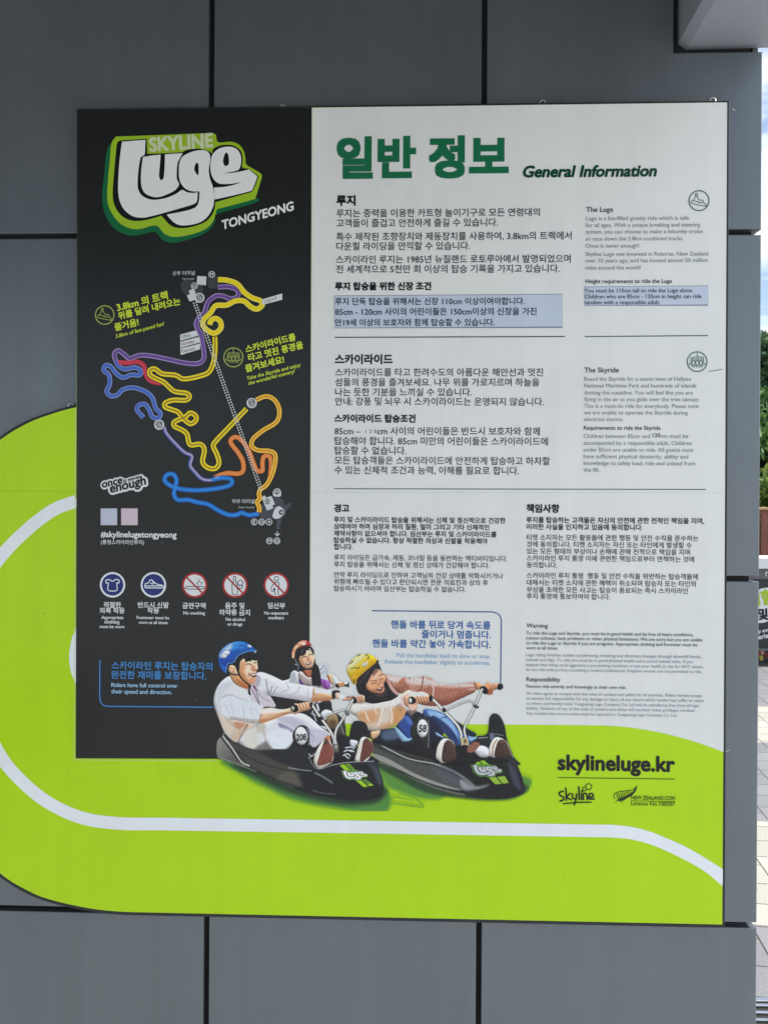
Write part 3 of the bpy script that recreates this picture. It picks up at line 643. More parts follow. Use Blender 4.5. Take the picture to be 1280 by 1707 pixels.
    for q in ((110,530, 140,590), (150,520, 170,600), (240,540, 245,620), (290,560, 300,600), (285,555, 320,560), (330,560, 345,590)): Ln(A(*q), 1.2, (198, 200, 206), 1.4, clip=slv)
    Ln(A(388,545, 365,590, 355,660), 1.2, (110, 84, 70), 1); Ln(A(150,628, 260,652, 352,664), 1, (130, 110, 104), 1)
    # neck, face
    P(D1(360,680, 400,560, 560,700, 640,820, 720,870, 690,930, 600,920, 480,870, 400,790), (226, 168, 118)); P(D1(480,760, 640,850, 700,880, 690,930, 560,890), (190, 112, 66), 5, add=False)
    P(D1(330,590, 335,540, 390,515, 450,540, 500,640, 500,690, 420,680, 350,650), (240, 196, 158)); Ln(D1(370,560, 430,570, 440,620, 410,640), 1, (176, 108, 76)); Ln(D1(350,660, 430,690, 520,695), 1.6, (28, 26, 28))
    fc = P(D1(520,560, 540,470, 600,400, 700,420, 830,420, 850,520, 860,575, 835,620, 830,660, 825,720, 815,790, 780,850, 700,860, 620,800, 550,720), (243, 206, 172))
    P(D1(520,600, 600,650, 660,760, 740,850, 660,840, 560,740), (206, 140, 96), 5, clip=fc); P(D1(560,480, 620,450, 640,540, 600,640, 540,620), (226, 166, 120), 5, clip=fc); P(D1(750,560, 790,520, 830,620, 760,620), (218, 154, 120), 3, clip=fc)
    P(D1(640,560, 720,540, 730,640, 650,650), (250, 224, 200), 5, clip=fc); P(D1(700,760, 800,740, 800,830, 720,840), (226, 160, 122), 4, clip=fc)
    Ln(D1(640,460, 700,440, 740,450), 1.2, (50, 36, 32)); Ln(D1(650,500, 700,495, 740,505), 1.5, (60, 40, 34)); Ln(D1(790,480, 830,470), 1.4, (60, 40, 34)); Ln(D1(790,440, 830,430), 1, (60, 44, 38))
    Ln(D1(755,520, 740,590, 770,610, 830,605), 1, (170, 100, 70)); Ln(D1(700,640, 690,720), 1, (196, 128, 96))
    P(D1(700,680, 770,660, 825,660, 825,720, 770,730, 720,705), (130, 44, 38), .9); P(D1(720,690, 780,672, 822,668, 815,695, 760,705), (250, 246, 242), .8)
    P(D1(320,520, 420,470, 520,370, 640,290, 800,270, 830,330, 830,430, 760,430, 690,450, 640,460, 620,410, 570,400, 540,460, 530,590, 500,600, 450,530, 380,510, 330,560), (34, 32, 36))
    for q in ((600,350, 580,420), (680,340, 660,420), (760,330, 750,410)): Ln(D1(*q), 1, (62, 58, 62), 1.2)
    Ln(D1(470,540, 520,680, 600,790, 700,870), 2.6, (24, 23, 26)); Ln(D1(340,540, 330,600, 360,660), 1.2, (34, 30, 32))
    hm = P(D1(270,665, 200,590, 165,520, 155,400, 170,310, 230,220, 320,150, 440,105, 560,95, 680,130, 760,190, 825,270, 800,290, 720,290, 620,310, 520,350, 470,410, 420,470, 340,500, 310,550, 300,640), ((36, 108, 196), (16, 74, 168), D1(500,120)[0], D1(300,560)[0]))
    P(D1(170,330, 250,220, 400,120, 500,120, 440,200, 340,260, 230,270, 190,380), (196, 214, 230), 6, clip=hm); P(D1(420,120, 560,100, 660,140, 600,220, 480,220, 400,240), (56, 146, 222), 6, clip=hm)
    P(D1(640,130, 740,200, 790,260, 720,240, 660,190), (26, 90, 180), 4, clip=hm); P(D1(160,400, 200,540, 260,640, 300,560, 260,540, 200,480), (40, 110, 196), 4, clip=hm)
    P(D1(200,350, 260,270, 340,265, 360,310, 310,350, 290,385, 215,390), (236, 240, 243), .9); Ln(D1(230,360, 260,310, 300,330, 330,300), .9, (140, 160, 184)); P(D1(670,165, 720,160, 745,200, 690,200), (232, 238, 242), .9)
    Ln(D1(530,180, 580,165, 620,185), 1.6, (14, 50, 120)); Ln(D1(825,270, 720,262, 620,290, 500,350, 430,460, 330,490, 300,560, 290,650), 1.1, (120, 176, 226), .9); Ln(D1(400,150, 440,120), 1, (120, 140, 160))
    Ln(D1(800,300, 825,270, 820,255), 1.2, (226, 232, 236))
    P(D1(700,870, 740,880, 720,960, 730,1040, 690,1030, 690,930), (30, 28, 32)); Ln(D1(790,870, 820,960, 890,1230), 1.1, (110, 100, 112)); P(D1(760,880, 800,880, 850,970, 800,950), (130, 92, 106), 1.5)
    # arms and hands
    P(D2(560,930, 610,930, 740,970, 880,1030, 900,1120, 760,1140, 540,1170, 545,1080), (228, 178, 136)); P(D2(610,930, 760,950, 890,980, 880,1040, 720,1020, 590,1010), (236, 236, 238), 3)
    P(D2(560,1090, 720,1110, 880,1090, 860,1140, 560,1165), (196, 136, 94), 4, add=False)
    P(D2(895,980, 1020,970, 1020,1010, 955,1020, 950,1110, 900,1110), (28, 28, 32)); P(D2(950,1020, 1010,1010, 1030,1100, 970,1120), (240, 200, 178)); P(D2(900,1000, 940,1000, 940,1070, 905,1070), (52, 54, 60), 1)
    P(D2(1060,1140, 1140,1080, 1280,1070, 1300,1110, 1240,1150, 1160,1150), (228, 186, 158)); Ln(D2(1140,1080, 1220,1085, 1290,1075), 1.1, (120, 66, 50)); P(D2(1030,1040, 1140,1060, 1120,1100, 1040,1110), (236, 240, 242), 2)
    P(D3(70,880, 160,890, 240,900, 280,850, 340,830, 400,870, 420,950, 300,980, 200,950), (226, 178, 146)); Ln(D3(80,875, 170,870, 260,890), 1.2, (96, 56, 48)); 
    for q in ((290,870, 330,950), (340,850, 370,940)): Ln(D3(*q), 1.2, (130, 74, 54))
    P(D3(160,900, 220,880, 270,920, 260,970, 200,980), (26, 26, 30)); P(D3(410,860, 460,850, 470,960, 410,950), (30, 30, 34))
    P(D4(720,290, 740,200, 860,165, 1000,190, 1110,180, 1200,130, 1280,120, 1330,200, 1230,240, 1080,260, 900,330, 740,378, 710,350), (240, 200, 164))
    P(D4(730,200, 850,170, 1000,185, 1100,175, 1060,210, 900,240, 730,250), (244, 236, 230), 4, add=False); P(D4(715,330, 860,320, 1040,250, 1120,240, 900,330, 740,378), (206, 138, 90), 5, add=False)
    tube(D5(235,100, 300,200, 360,290, 440,400, 500,490, 530,560, 545,650), 4.2); tube(D5(785,50, 750,130, 700,220, 640,330, 570,440, 550,560, 570,660), 3.6); tube(D5(360,300, 500,240, 680,190, 720,240), 2.4)
    P(D5(680,190, 740,210, 735,260, 690,250), (120, 120, 122), .9); P(D5(340,280, 380,270, 390,310, 350,320), (50, 50, 52), .8); P(D5(525,650, 590,645, 590,740, 530,750), (110, 106, 100), 1); P(D5(545,665, 575,662, 575,700, 550,700), (190, 188, 182), .9)
    P(D5(0,110, 60,100, 200,75, 240,100, 225,160, 180,190, 100,210, 0,240), (236, 190, 154))
    for k in range(4): Ln(D5(70+k*42,105-k*6, 100+k*38,185-k*10), 1.6, (176, 106, 72), 1.1); Ln(D5(90+k*42,110-k*6, 118+k*38,160-k*10), 1.3, (250, 216, 184), 1)
    P(D5(-30,170, 0,110, 50,130, 60,190, 10,215), (28, 27, 28)); P(D5(-40,150, -20,120, 10,130, 18,170, -10,205, -38,190), (60, 58, 58), .8); P(D5(-30,150, -15,135, 5,150, 5,180, -20,190), (200, 198, 190), .9)
    P(D5(215,90, 245,85, 245,130, 225,165), (30, 30, 32), .9)
    # soles of the front rider
    P(D5(400,580, 460,520, 490,560, 480,620), skin2, 1.4)
    sole((265,880, 290,760, 340,660, 400,590, 470,590, 520,680, 530,760, 510,880, 400,950, 330,970), (320,925, 345,780, 390,640, 430,560, 490,640, 528,720, 510,860, 480,885), D5, (330,690,220,80), (330,945), 12, (196, 96, 84))
    sole((820,870, 840,740, 890,570, 960,545, 1030,600, 1060,690, 1020,800, 950,870), (885,870, 905,700, 930,590, 980,560, 1050,640, 1055,720, 990,820), D5, (890,650,170,70), (890,880), 10, (150, 74, 66))
    P(D5(930,870, 1010,810, 980,850), (238, 238, 236), .9)
    c.part = 6
    P(A(598,790, 590,740, 620,690, 660,675, 700,700, 712,790, 690,830, 640,830), (44, 46, 50), 1)
    P(A(*sum(([650+44*np.cos(t)+4*np.sin(t), 752+64*np.sin(t)] for t in th), [])), (238, 239, 240)); Ln(A(690,700, 706,760, 704,820), 1, (160, 164, 168))
    P(D5(610,920, 740,900, 820,985, 690,1003), (164, 206, 46), .9, False); Ln(D5(680,910, 765,990), 1.5, (28, 32, 30)); P(D5(700,912, 740,905, 815,980, 770,985), (104, 150, 60), 1.6, False)
    P(D5(830,1130, 960,1110, 1065,1190, 930,1215), (166, 208, 48), .9, False); Ln(D5(900,1120, 1000,1205), 1.6, (28, 32, 30)); P(D5(910,1118, 960,1110, 1020,1165, 980,1180), (90, 132, 60), 1.6, False)
    cart_logo(c, lambda X, Y: D5(604+(X-160)/830*352+(Y-150)/520*72, 990+(Y-150)/520*140)[0], (240, 242, 243))
    # grain of the enlarged photograph, only where it is printed
    on = (c.pid > 1)*1.0
    c.speck(on, 2.0, 1, 11); c.speck(on, 1.8, 3, 12)
    g = c.rgb.mean(2, keepdims=True); fig = on[..., None]
    c.rgb = c.rgb*(1-fig)+np.clip((c.rgb-118)*1.10+116, 0, 255)*fig
    return c

# ================================================================ the clad building
M_CLAD = mottled("grey_coated_metal", (.158, .182, .198), .05, 1.3, .34, .5, (2.2, .12, .02), .06, None, .06)
M_GAP = mottled("black_joint_seal", (.012, .012, .014), .2, 8, .75)
M_SOFF = mottled("grey_beam_metal", (.30, .33, .36), .05, 1.5, .45); M_CEIL = mottled("charcoal_soffit", (.06, .062, .065), .08, 1.5, .6)
WALL_Y = .022

bld = empty("clad_building", (0, .3, 0))
tag(bld, "dark grey metal-clad pavilion wall and canopy carrying the large ride board", "building")
def under(o, p):
    o.parent = p; o.matrix_parent_inverse = Matrix.Translation(-Vector(p.location)) if p.rotation_euler.z == 0 else p.matrix_world.inverted()
    return o

def wx(x, y=853): return px(x, y, WALL_Y)[0]
def wz(x, y): return px(x, y, WALL_Y)[1]
g = .0062                                         # half a joint
S1, S2 = (wx(354, 100)+wx(343, 1600))/2, (wx(808.5, 100)+wx(796.5, 1600))/2
CW = S2-S1
CORNER = (wx(1273, 170)+wx(1257, 1650))/2
ZR = [wz(640, 390), wz(1235, 964), wz(640, 1528.5)]
RH = (ZR[0]-ZR[2])/2
zs = [ZR[0]+RH, ZR[0], (ZR[0]+ZR[2])/2, ZR[2], ZR[2]-RH, .02]
zs = [ZR[0]+2*RH] + zs
xs = [S1-4*CW-g, S1-3*CW, S1-2*CW, S1-CW, S1, S2, CORNER+g]
bx0, bz0 = wx(1122, 80), wz(1122, 88)             # the notch the roof beam passes through
for i in range(len(xs)-1):
    for j in range(len(zs)-1):
        a, b = xs[i]+g, xs[i+1]-g; t, u = zs[j]-g, zs[j+1]+g
        if t-u < .05: continue
        lp = [(a, u), (b, u), (b, t), (a, t)]
        if i == len(xs)-2 and u < bz0 < t: lp = [(a, u), (b, u), (b, bz0), (bx0, bz0), (bx0, t), (a, t)]
        elif i == len(xs)-2 and u >= bz0: lp = [(a, u), (bx0, u), (bx0, t), (a, t)]
        mb = MB(); mb.prism(lp, WALL_Y, WALL_Y+.02, .0024)
        under(mb.build("cladding_panel", M_CLAD), bld)
# the end of the wall: the same sheets run round the corner
for j in range(len(zs)-1):
    for k in range(3):
        t, u = zs[j]-g, zs[j+1]+g
        if t-u < .05: continue
        y0 = WALL_Y+(.024 if k == 0 else .024+.8*k); mb = MB(); mb.box((CORNER-.02, y0, u), (CORNER, WALL_Y+.02+.8*(k+1)-.008, t), .0015)
        under(mb.build("cladding_panel", M_CLAD), bld)
mb = MB(); mb.box((xs[0], WALL_Y+.024, 0), (CORNER-.014, WALL_Y+2.42, zs[0]-.02)); under(mb.build("wall_core", M_GAP), bld)
DEPTH = 5.6                                       # how far the canopy reaches out over the viewer
# roof beam running out over the viewer from the corner
def beam_pt(x, y): return px(x, y, WALL_Y)
bl = [beam_pt(1133, 40), beam_pt(1133, 66), beam_pt(1147, 75.5), beam_pt(1288, 71.5), beam_pt(1296, 66), beam_pt(1296, 40)]
ztop = zs[0]-.3
bl = [(bl[0][0], ztop)]+bl[1:5]+[(bl[5][0], ztop)]
mb = MB(); mb.prism(bl, -DEPTH, WALL_Y+.02, 0); under(mb.build("roof_beam", M_SOFF), bld)
# canopy slab above the board, one soffit with panel joints
cz = ztop+.004
for i in range(6):
    a = bl[0][0]-.02-i*1.2; mb = MB(); mb.box((a-1.19, -DEPTH, cz-.12), (a, -.004, cz+.1), .003); under(mb.build("soffit_panel", M_CEIL), bld)
mb = MB(); mb.box((xs[0], -DEPTH-.05, cz+.104), (CORNER, WALL_Y+2.4, cz+.3)); under(mb.build("roof", M_GAP), bld)
# a little label scrap and scuffs stuck to the cladding
M_SCUFF = mottled("pale_scuff", (.55, .57, .6), .05, 9, .6)
for (q, w) in (([(1220, 181), (1224.5, 184.5)], 1.6), ([(1208.5, 1253), (1215, 1250)], 1.4), ([(1210, 229), (1213, 234)], .9)):
    mb = MB(); (xa, za), (xb, zb) = px(*q[0], WALL_Y), px(*q[1], WALL_Y); n = Vector((-(zb-za), xb-xa)).normalized()*w*MPP/2
    mb.add([(xa+n.x, WALL_Y-.0006, za+n.y), (xb+n.x, WALL_Y-.0006, zb+n.y), (xb-n.x, WALL_Y-.0006, zb-n.y), (xa-n.x, WALL_Y-.0006, za-n.y)], [(3, 2, 1, 0)])
    under(mb.build("scuff_mark", M_SCUFF), bld)

# ================================================================ ground
m, nt, b = new_mat("granite_pavers")
t = nt.nodes.new("ShaderNodeTexCoord"); q = nt.nodes.new("ShaderNodeMapping"); q.vector_type = 'POINT'
TILE = R(6.75)                                    # the courses run this far off the wall's normal
q.inputs['Rotation'].default_value = (0, 0, TILE+math.pi/2)
q.inputs['Location'].default_value = (0, .052, 0)
nt.links.new(t.outputs['Object'], q.inputs['Vector'])
br = nt.nodes.new("ShaderNodeTexBrick"); br.offset = .5; br.inputs['Scale'].default_value = 1
br.inputs['Brick Width'].default_value = .2; br.inputs['Row Height'].default_value = .2; br.inputs['Mortar Size'].default_value = .0035; br.inputs['Mortar Smooth'].default_value = .2
br.inputs['Color1'].default_value = (.82, .82, .82, 1); br.inputs['Color2'].default_value = (1, 1, 1, 1); br.inputs['Mortar'].default_value = (.16, .15, .14, 1); br.inputs['Bias'].default_value = 0
nt.links.new(q.outputs['Vector'], br.inputs['Vector'])
sp = nt.nodes.new("ShaderNodeSeparateXYZ"); nt.links.new(q.outputs['Vector'], sp.inputs['Vector'])
# bands of pale and grey stone across the plaza
mr = nt.nodes.new("ShaderNodeMapRange"); mr.inputs['From Min'].default_value = 0; mr.inputs['From Max'].default_value = 10
nt.links.new(sp.outputs['X'], mr.inputs['Value'])
bandr = nt.nodes.new("ShaderNodeValToRGB"); bandr.color_ramp.interpolation = 'CONSTANT'
GREY, CREAM = (.26, .262, .27, 1), (.52, .49, .42, 1)
nt.links.new(mr.outputs['Result'], bandr.inputs['Fac'])
BAND = bandr.color_ramp
ng = noise(nt, 160, 2, .6); gr = ramp(nt, ng, (.62, .62, .62), (1.22, 1.22, 1.22), .35, .65)
mu = nt.nodes.new("ShaderNodeMixRGB"); mu.blend_type = 'MULTIPLY'; mu.inputs['Fac'].default_value = 1
nt.links.new(bandr.outputs['Color'], mu.inputs['Color1']); nt.links.new(br.outputs['Color'], mu.inputs['Color2'])
mu2 = nt.nodes.new("ShaderNodeMixRGB"); mu2.blend_type = 'MULTIPLY'; mu2.inputs['Fac'].default_value = .75
nt.links.new(mu.outputs['Color'], mu2.inputs['Color1']); nt.links.new(gr.outputs['Color'], mu2.inputs['Color2'])
nt.links.new(mu2.outputs['Color'], b.inputs['Base Color']); b.inputs['Roughness'].default_value = .8
bp = nt.nodes.new("ShaderNodeBump"); bp.inputs['Strength'].default_value = .5; bp.inputs['Distance'].default_value = .004; bp.invert = True
nt.links.new(br.outputs['Fac'], bp.inputs['Height']); nt.links.new(bp.outputs['Normal'], b.inputs['Normal'])
M_PAVE = m
tag(link("plaza_ground", [(-90, -90, 0), (90, -90, 0), (90, 120, 0), (-90, 120, 0)], [(0, 1, 2, 3)], M_PAVE), kind="structure")
def ground(x, y):
    """where the ray through a photograph pixel meets the ground"""
    d = RM.T@np.array([(x-W_PX/2)/F_PX, (y-H_PX/2)/F_PX, 1.0]); t = EYE/d[1]
    return Vector((d[0]*t, -DIST+d[2]*t, 0))
# band edges read off along the wall's corner; stops of the constant ramp
rotm = Matrix.Rotation(TILE+math.pi/2, 3, 'Z')
edges = [(rotm@ground(1266, yy)).x for yy in (1112, 1177, 1235, 1368, 1538, 1676)]
vals = sorted(edges); cols = [GREY if (k % 2) else CREAM for k in range(7)]
# order of colours from the lowest coordinate upwards is fixed by the order of the edges
seq = [CREAM, GREY, CREAM, GREY, CREAM, GREY, CREAM]      # far side first: before 1112, ... nearest last
seq[-1] = (.54, .54, .535, 1)                      # granite under the canopy, out of view, paled to bounce light up the wall
if edges[0] > edges[-1]: seq = seq[::-1]
lo, hi = vals[0]-3, vals[-1]+3
mr.inputs['From Min'].default_value = lo; mr.inputs['From Max'].default_value = hi
BAND.elements[0].position = 0; BAND.elements[0].color = seq[0]
BAND.elements[1].position = (vals[0]-lo)/(hi-lo); BAND.elements[1].color = seq[1]
for k in range(1, 6):
    e = BAND.elements.new((vals[k]-lo)/(hi-lo)); e.color = seq[k+1]

# steel drain grate let into the paving at the wall's corner
M_STEEL = mottled("brushed_steel", (.62, .64, .66), .06, 14, .32, 1, (300, .1, .001))
M_PIT = mottled("dark_drain", (.02, .02, .02), .2, 5, .8)
g0, g1 = ground(1262, 1676), ground(1262, 1712)
gd = (g0.y-g1.y)
gt = empty("drain_grate", (g0.x+.5, (g0.y+g1.y)/2-.08, .004), 0)
tag(gt, "narrow steel slot drain grate let into the paving beside the wall corner", "drain")
GL, GW = 1.6, gd+.16
def loc(mb, name, mat): return mb.build(name, mat, gt)
mb = MB(); mb.box((-GL/2, -GW/2, .001), (GL/2, GW/2, .003)); loc(mb, "pit", M_PIT)
mb = MB(); mb.box((-GL/2-.02, GW/2, 0), (GL/2+.02, GW/2+.022, .012), .002); mb.box((-GL/2-.02, -GW/2-.022, 0), (GL/2+.02, -GW/2, .012), .002)
mb.box((-GL/2-.02, -GW/2, 0), (-GL/2, GW/2, .012), .002); mb.box((GL/2, -GW/2, 0), (GL/2+.02, GW/2, .012), .002); loc(mb, "frame", M_STEEL)
nb = 7
for k in range(nb):
    y = -GW/2+GW*(k+.5)/nb; mb = MB(); mb.box((-GL/2, y-.006, .004), (GL/2, y+.006, .011), .0015); loc(mb, "bar", M_STEEL)

# ================================================================ the board
board = empty("ride_information_board", (0, 0, 0))
tag(board, "large green, black and white ride board fixed on the grey cladding", "sign")
WHITE, DARK, LIME = (231, 233, 230), (32, 34, 34), (184, 226, 4)
BLACK = (18, 18, 20)
top = lambda x: 184-13*(x-130)/1081
# outlines in photograph pixels
curve_l = smooth_o([(128, 679), (100, 686), (50, 704), (0, 734), (-60, 786), (-108, 860), (-136, 960), (-145, 1090), (-136, 1210), (-108, 1310), (-60, 1396), (0, 1455), (50, 1486), (90, 1501), (150, 1514), (200, 1519.5), (250, 1521)], 8)
outline = [(130, 184), (1211, 171), (1203, 1541)]+curve_l[::-1]
outline_b = [(128.6, 181), (1215, 167.5), (1207.5, 1547)]+[(x+(-1.5 if x < 60 else 0)-2*max(0, (679-y)/400), y+(5.5 if y > 1300 else -4.5 if y < 900 else 0)) for x, y in curve_l[::-1]]
# the backing, a black sheet 18 mm thick
mb = MB(); mb.prism([px(*p) for p in outline_b], 0.0002, .0218, .0008)
M_EDGE = mottled("black_board_edge", (.014, .014, .015), .2, 8, .5); mb.build("backing_sheet", M_EDGE, board)
fill("green_panel", outline, LIME, 1, board)
gtop = [(515.5, 1205.5), (700, 1206.5), (900, 1208)]+smooth_o([(1000, 1209), (1040, 1211.5), (1090, 1219), (1140, 1231), (1180, 1244), (1205, 1253.5)], 6)
fill("white_panel", [(520, 180), (1211, 171)]+gtop[::-1], WHITE, 3, board)
fill("dark_panel", [(130, 184), (520, 179.6), (515.4, 1265.5), (127, 1264)], DARK, 3, board)
# the white track lines on the green
tl = [(129, 835), (90, 850), (45, 884), (0, 931), (-44, 1000), (-62, 1082), (-40, 1170), (0, 1257), (40, 1305), (85, 1340), (140, 1364), (200, 1372.5), (260, 1373.5)]
mb = MB(); add_stroke(mb, tl, 21, 2); add_stroke(mb, [(258, 1373.3), (640, 1379), (1000, 1385)], 21, 2.1, False)
add_fill(mb, [(997, 1374.5)]+smooth_o([(1000, 1374.5), (1025, 1375), (1066, 1381), (1108, 1396), (1152, 1416.7), (1204, 1448.5)], 6)+smooth_o([(1203.6, 1477), (1173, 1452), (1137.5, 1431.6), (1093, 1411), (1054, 1399.5), (1019, 1396), (1000, 1395.5)], 6)+[(997, 1395.5)], 2.2)
mb.build("track_line", ink((240, 244, 248)), board)
fill("track_line", smooth_o([(127.6, 1047), (120, 1066), (116, 1094), (119, 1120), (127.3, 1140)], 6), (240, 244, 248), 2, board)
# bare edges of the dark sheet, the fold across the board and a crack in the film
strokes("sheet_edge", [[(126.6, 680), (124.6, 1266)], [(125, 1266.5), (362, 1268.2)], [(521.2, 183), (517.2, 1064)]], (206, 226, 150), 1.0, 3.5, board, False)
strokes("film_crack", [[(1180, 619), (1190, 618), (1203, 615.6)]], (96, 104, 110), 1.2, 4, board)
strokes("film_fold", [[(518, 820.3), (1206, 821.6)]], (214, 219, 224), 1.1, 3.4, board, False); strokes("film_fold", [[(-70, 818), (127, 819)]], (166, 206, 4), 1.1, 1.6, board, False)
for (sx, sy, sr, sc_) in ((75, 1023, 1.1, (104, 130, 20)), (58, 1322, .8, (226, 240, 150)), (939, 1463, .9, (120, 150, 20)), (1021, 1479, .8, (120, 150, 20)), (326, 1166, 1.2, (96, 98, 98)), (270.5, 905, .8, (120, 122, 122)), (353, 1423, .8, (228, 240, 160)), (1042, 1055, .8, (170, 174, 176))):
    fill("film_speck", ring(sx, sy, sr, 9), sc_, 4.2, board)
# hanging eyelets that stick out behind the board
M_EYE = mottled("zinc_eyelet", (.5, .51, .53), .1, 20, .35, 1)
for (ex, ey) in ((471, 178), (1187.5, 166.5), (118.5, 676), (904, 170)):
    X, Z = px(ex, ey, .01); mb = MB()
    mb.tube([(X+.0062*math.cos(a), .012, Z+.0055*math.sin(a)) for a in (2*math.pi*k/14 for k in range(15))], .0022, 6)
    mb.build("hanging_eyelet", M_EYE, board, True)

# ---------------------------------------------------------------- ride logo
lg = crop(120, 180, 3.122)
logo = empty("ride_logo"); logo.parent = board
W0 = (238, 240, 238)
fill("logo_shadow", smooth_c(lg(215,185, 185,220, 172,330, 160,470, 178,560, 225,630, 300,664, 360,660, 432,646, 475,688, 530,703, 620,682, 705,645, 748,590, 755,553, 945,498, 958,470, 740,480, 500,500, 260,400, 230,250), 4), (16, 106, 62), 4, logo)
fill("logo_rim", smooth_c(lg(*LOGO_RIM), 3), (160, 198, 44), 5, logo)
fill("logo_outline", smooth_c(lg(*LOGO_OUTL), 3), (20, 21, 23), 6, logo)
fill("logo_letter", smooth_c(lg(*LOGO_L), 3), W0, 7, logo)
fill("logo_letter", [smooth_c(lg(*LOGO_U), 3)], W0, 7, logo)
fill("logo_letter", [smooth_c(lg(*LOGO_G), 3), smooth_c(lg(*LOGO_G_HOLE), 3)], W0, 7, logo)
fill("logo_letter", [smooth_c(lg(*LOGO_E), 3), smooth_c(lg(*LOGO_E_HOLE), 3)], W0, 7, logo)
text("logo_lettering", [("SKYLINE", *lg(410,228)[0], lg(735,204)[0][0], lg(735,204)[0][1])], (214, 224, 180), logo, 8, .045, 10, 0, 1.12)
text("logo_lettering", [("TONGYEONG", 373.6, 382.2, 492, 350)], W0, logo, 8, .035, 8, .22, 1.05)

# ---------------------------------------------------------------- course map
Z2 = crop(150, 440, 3.459); Za = crop(280, 440, 6.4); Zd = crop(380, 800, 9.143); Ze = crop(290, 540, 21.333)
cmap = empty("course_map"); cmap.parent = board
GRD = (66, 69, 74)
fill("map_area", smooth_c(Za(140,210, 180,170, 260,180, 330,200, 370,240, 375,300, 330,320, 240,330, 200,330, 150,280), 4), GRD, 4, cmap)
fill("map_area", Za(430,130, 530,130, 540,265, 450,262, 425,235), GRD, 4, cmap)
fill("map_area", Zd(540,300, 700,260, 780,265, 850,310, 860,380, 880,385, 945,340, 978,380, 890,470, 840,520, 800,680, 790,755, 735,755, 750,620, 690,590, 560,590, 470,545, 500,480), (72, 75, 84), 4, cmap)
YEL, PUR, PUR2, RED, BLU, BL2, ORA, GOLD = (246, 222, 22), (108, 76, 152), (172, 148, 198), (222, 46, 74), (72, 108, 200), (146, 160, 216), (246, 134, 46), (255, 204, 62)
def track(name, pts, w, cols, lay):
    """a course drawn as nested lines of different inks"""
    o = None
    for k, (c, ww, dx) in enumerate(cols):
        s = strokes(name if k == 0 else "centre_line", [[(x+dx, y) for x, y in pts]], c, w*1.14*ww, lay+.35*k, o or cmap, rise=.3)
        if k == 0: o = s
    return o
O = (18, 18, 20)
track("map_course", Z2(740,135, 800,133, 850,152, 854,186, 815,202, 770,186, 725,186, 682,222, 662,280, 632,310, 614,350, 640,410, 655,480, 658,545, 622,575, 540,570, 450,550, 350,530, 285,528, 232,546, 200,522, 165,500, 143,522, 152,560), 8.4, ((O, 1, 0), (PUR2, .82, 0), (PUR, .5, .4)), 5)
track("map_course", Z2(152,560, 170,590, 205,607, 262,598, 297,618, 287,642, 242,640, 192,656, 152,628, 122,592, 92,586, 84,616, 112,640, 118,690, 100,735, 125,762, 162,755, 192,726, 252,714, 322,736, 362,772, 382,832, 408,860, 395,892, 362,880, 345,842, 320,810, 287,814, 274,842, 312,886), 8.4, ((O, 1, 0), (BL2, .8, 0), (BLU, .55, -.3)), 5.5)
track("map_course", Z2(165,568, 220,571, 280,566, 315,590, 326,640, 350,673, 390,686, 420,686), 6.4, ((RED, 1, 0), (206, 60, 80) and ((206, 64, 84), .45, 0)), 6)
track("map_course", Z2(740,92, 790,95, 850,116, 892,165, 936,196, 985,214, 994,240, 962,262, 926,246, 890,216, 842,214, 790,238, 728,242, 698,282, 662,318, 653,352, 682,386, 722,400, 756,372, 754,334, 726,315, 700,328, 692,352), 9.2, ((O, 1, 0), ((248, 232, 110), .84, 0), (YEL, .6, 0)), 6.5)
track("map_course", Z2(722,420, 724,480, 716,560, 690,622, 640,646, 545,664, 495,642, 420,634, 378,606, 350,614, 350,640, 385,662, 428,682, 452,704, 492,736, 558,746, 576,765, 556,786, 482,786, 438,802, 438,826, 480,842, 512,856, 542,892, 580,922, 612,904, 612,876, 580,860, 550,884, 492,910, 490,936, 530,956, 562,982, 580,1042, 638,1040, 662,1072, 652,1140, 680,1174, 722,1180, 746,1150, 735,1100, 714,1052, 730,1020, 820,925, 905,835), 9.0, ((O, 1, 0), (YEL, .8, 0), ((150, 112, 30), .2, 0)), 7)
track("map_course", Z2(960,784, 1020,764, 1070,790, 1094,850, 1076,912, 1000,960, 942,1010, 936,1052, 972,1075, 1040,1080, 1070,1104, 1064,1172, 1044,1232, 1018,1276, 985,1300, 976,1330, 984,1350, 966,1372, 978,1405, 976,1432), 8.2, ((O, 1, 0), (GOLD, .8, 0), ((214, 140, 50), .25, 0)), 7.4)
track("map_course", Z2(720,1230, 760,1215, 800,1206, 850,1210, 884,1194, 884,1140, 858,1090, 826,1050, 812,1018, 842,998, 880,1022, 920,1082, 946,1152, 964,1190, 996,1192, 996,1150, 1004,1112, 1034,1108, 1046,1150, 1038,1232, 1012,1280), 8.0, ((O, 1, 0), (ORA, .8, 0), ((232, 150, 90), .3, 0)), 6.8)
track("map_course", Z2(432,942, 450,985, 540,1080, 590,1108, 580,1160, 610,1202, 650,1240, 702,1246, 740,1226), 6.6, ((O, 1, 0), (BLU, .8, -.3), ((190, 166, 184), .4, .5)), 6.9)
track("map_course", Z2(702,1246, 760,1234, 812,1240, 820,1264, 780,1286, 650,1304, 540,1300, 470,1280, 434,1248, 448,1216, 484,1214, 502,1246, 494,1290, 488,1330, 510,1360, 570,1360, 620,1374, 682,1386, 740,1420, 800,1446, 850,1446, 875,1434, 920,1448, 975,1440), 7.6, ((O, 1, 0), ((14, 112, 206), .88, 0), ((48, 142, 228), .36, 0)), 7.2)
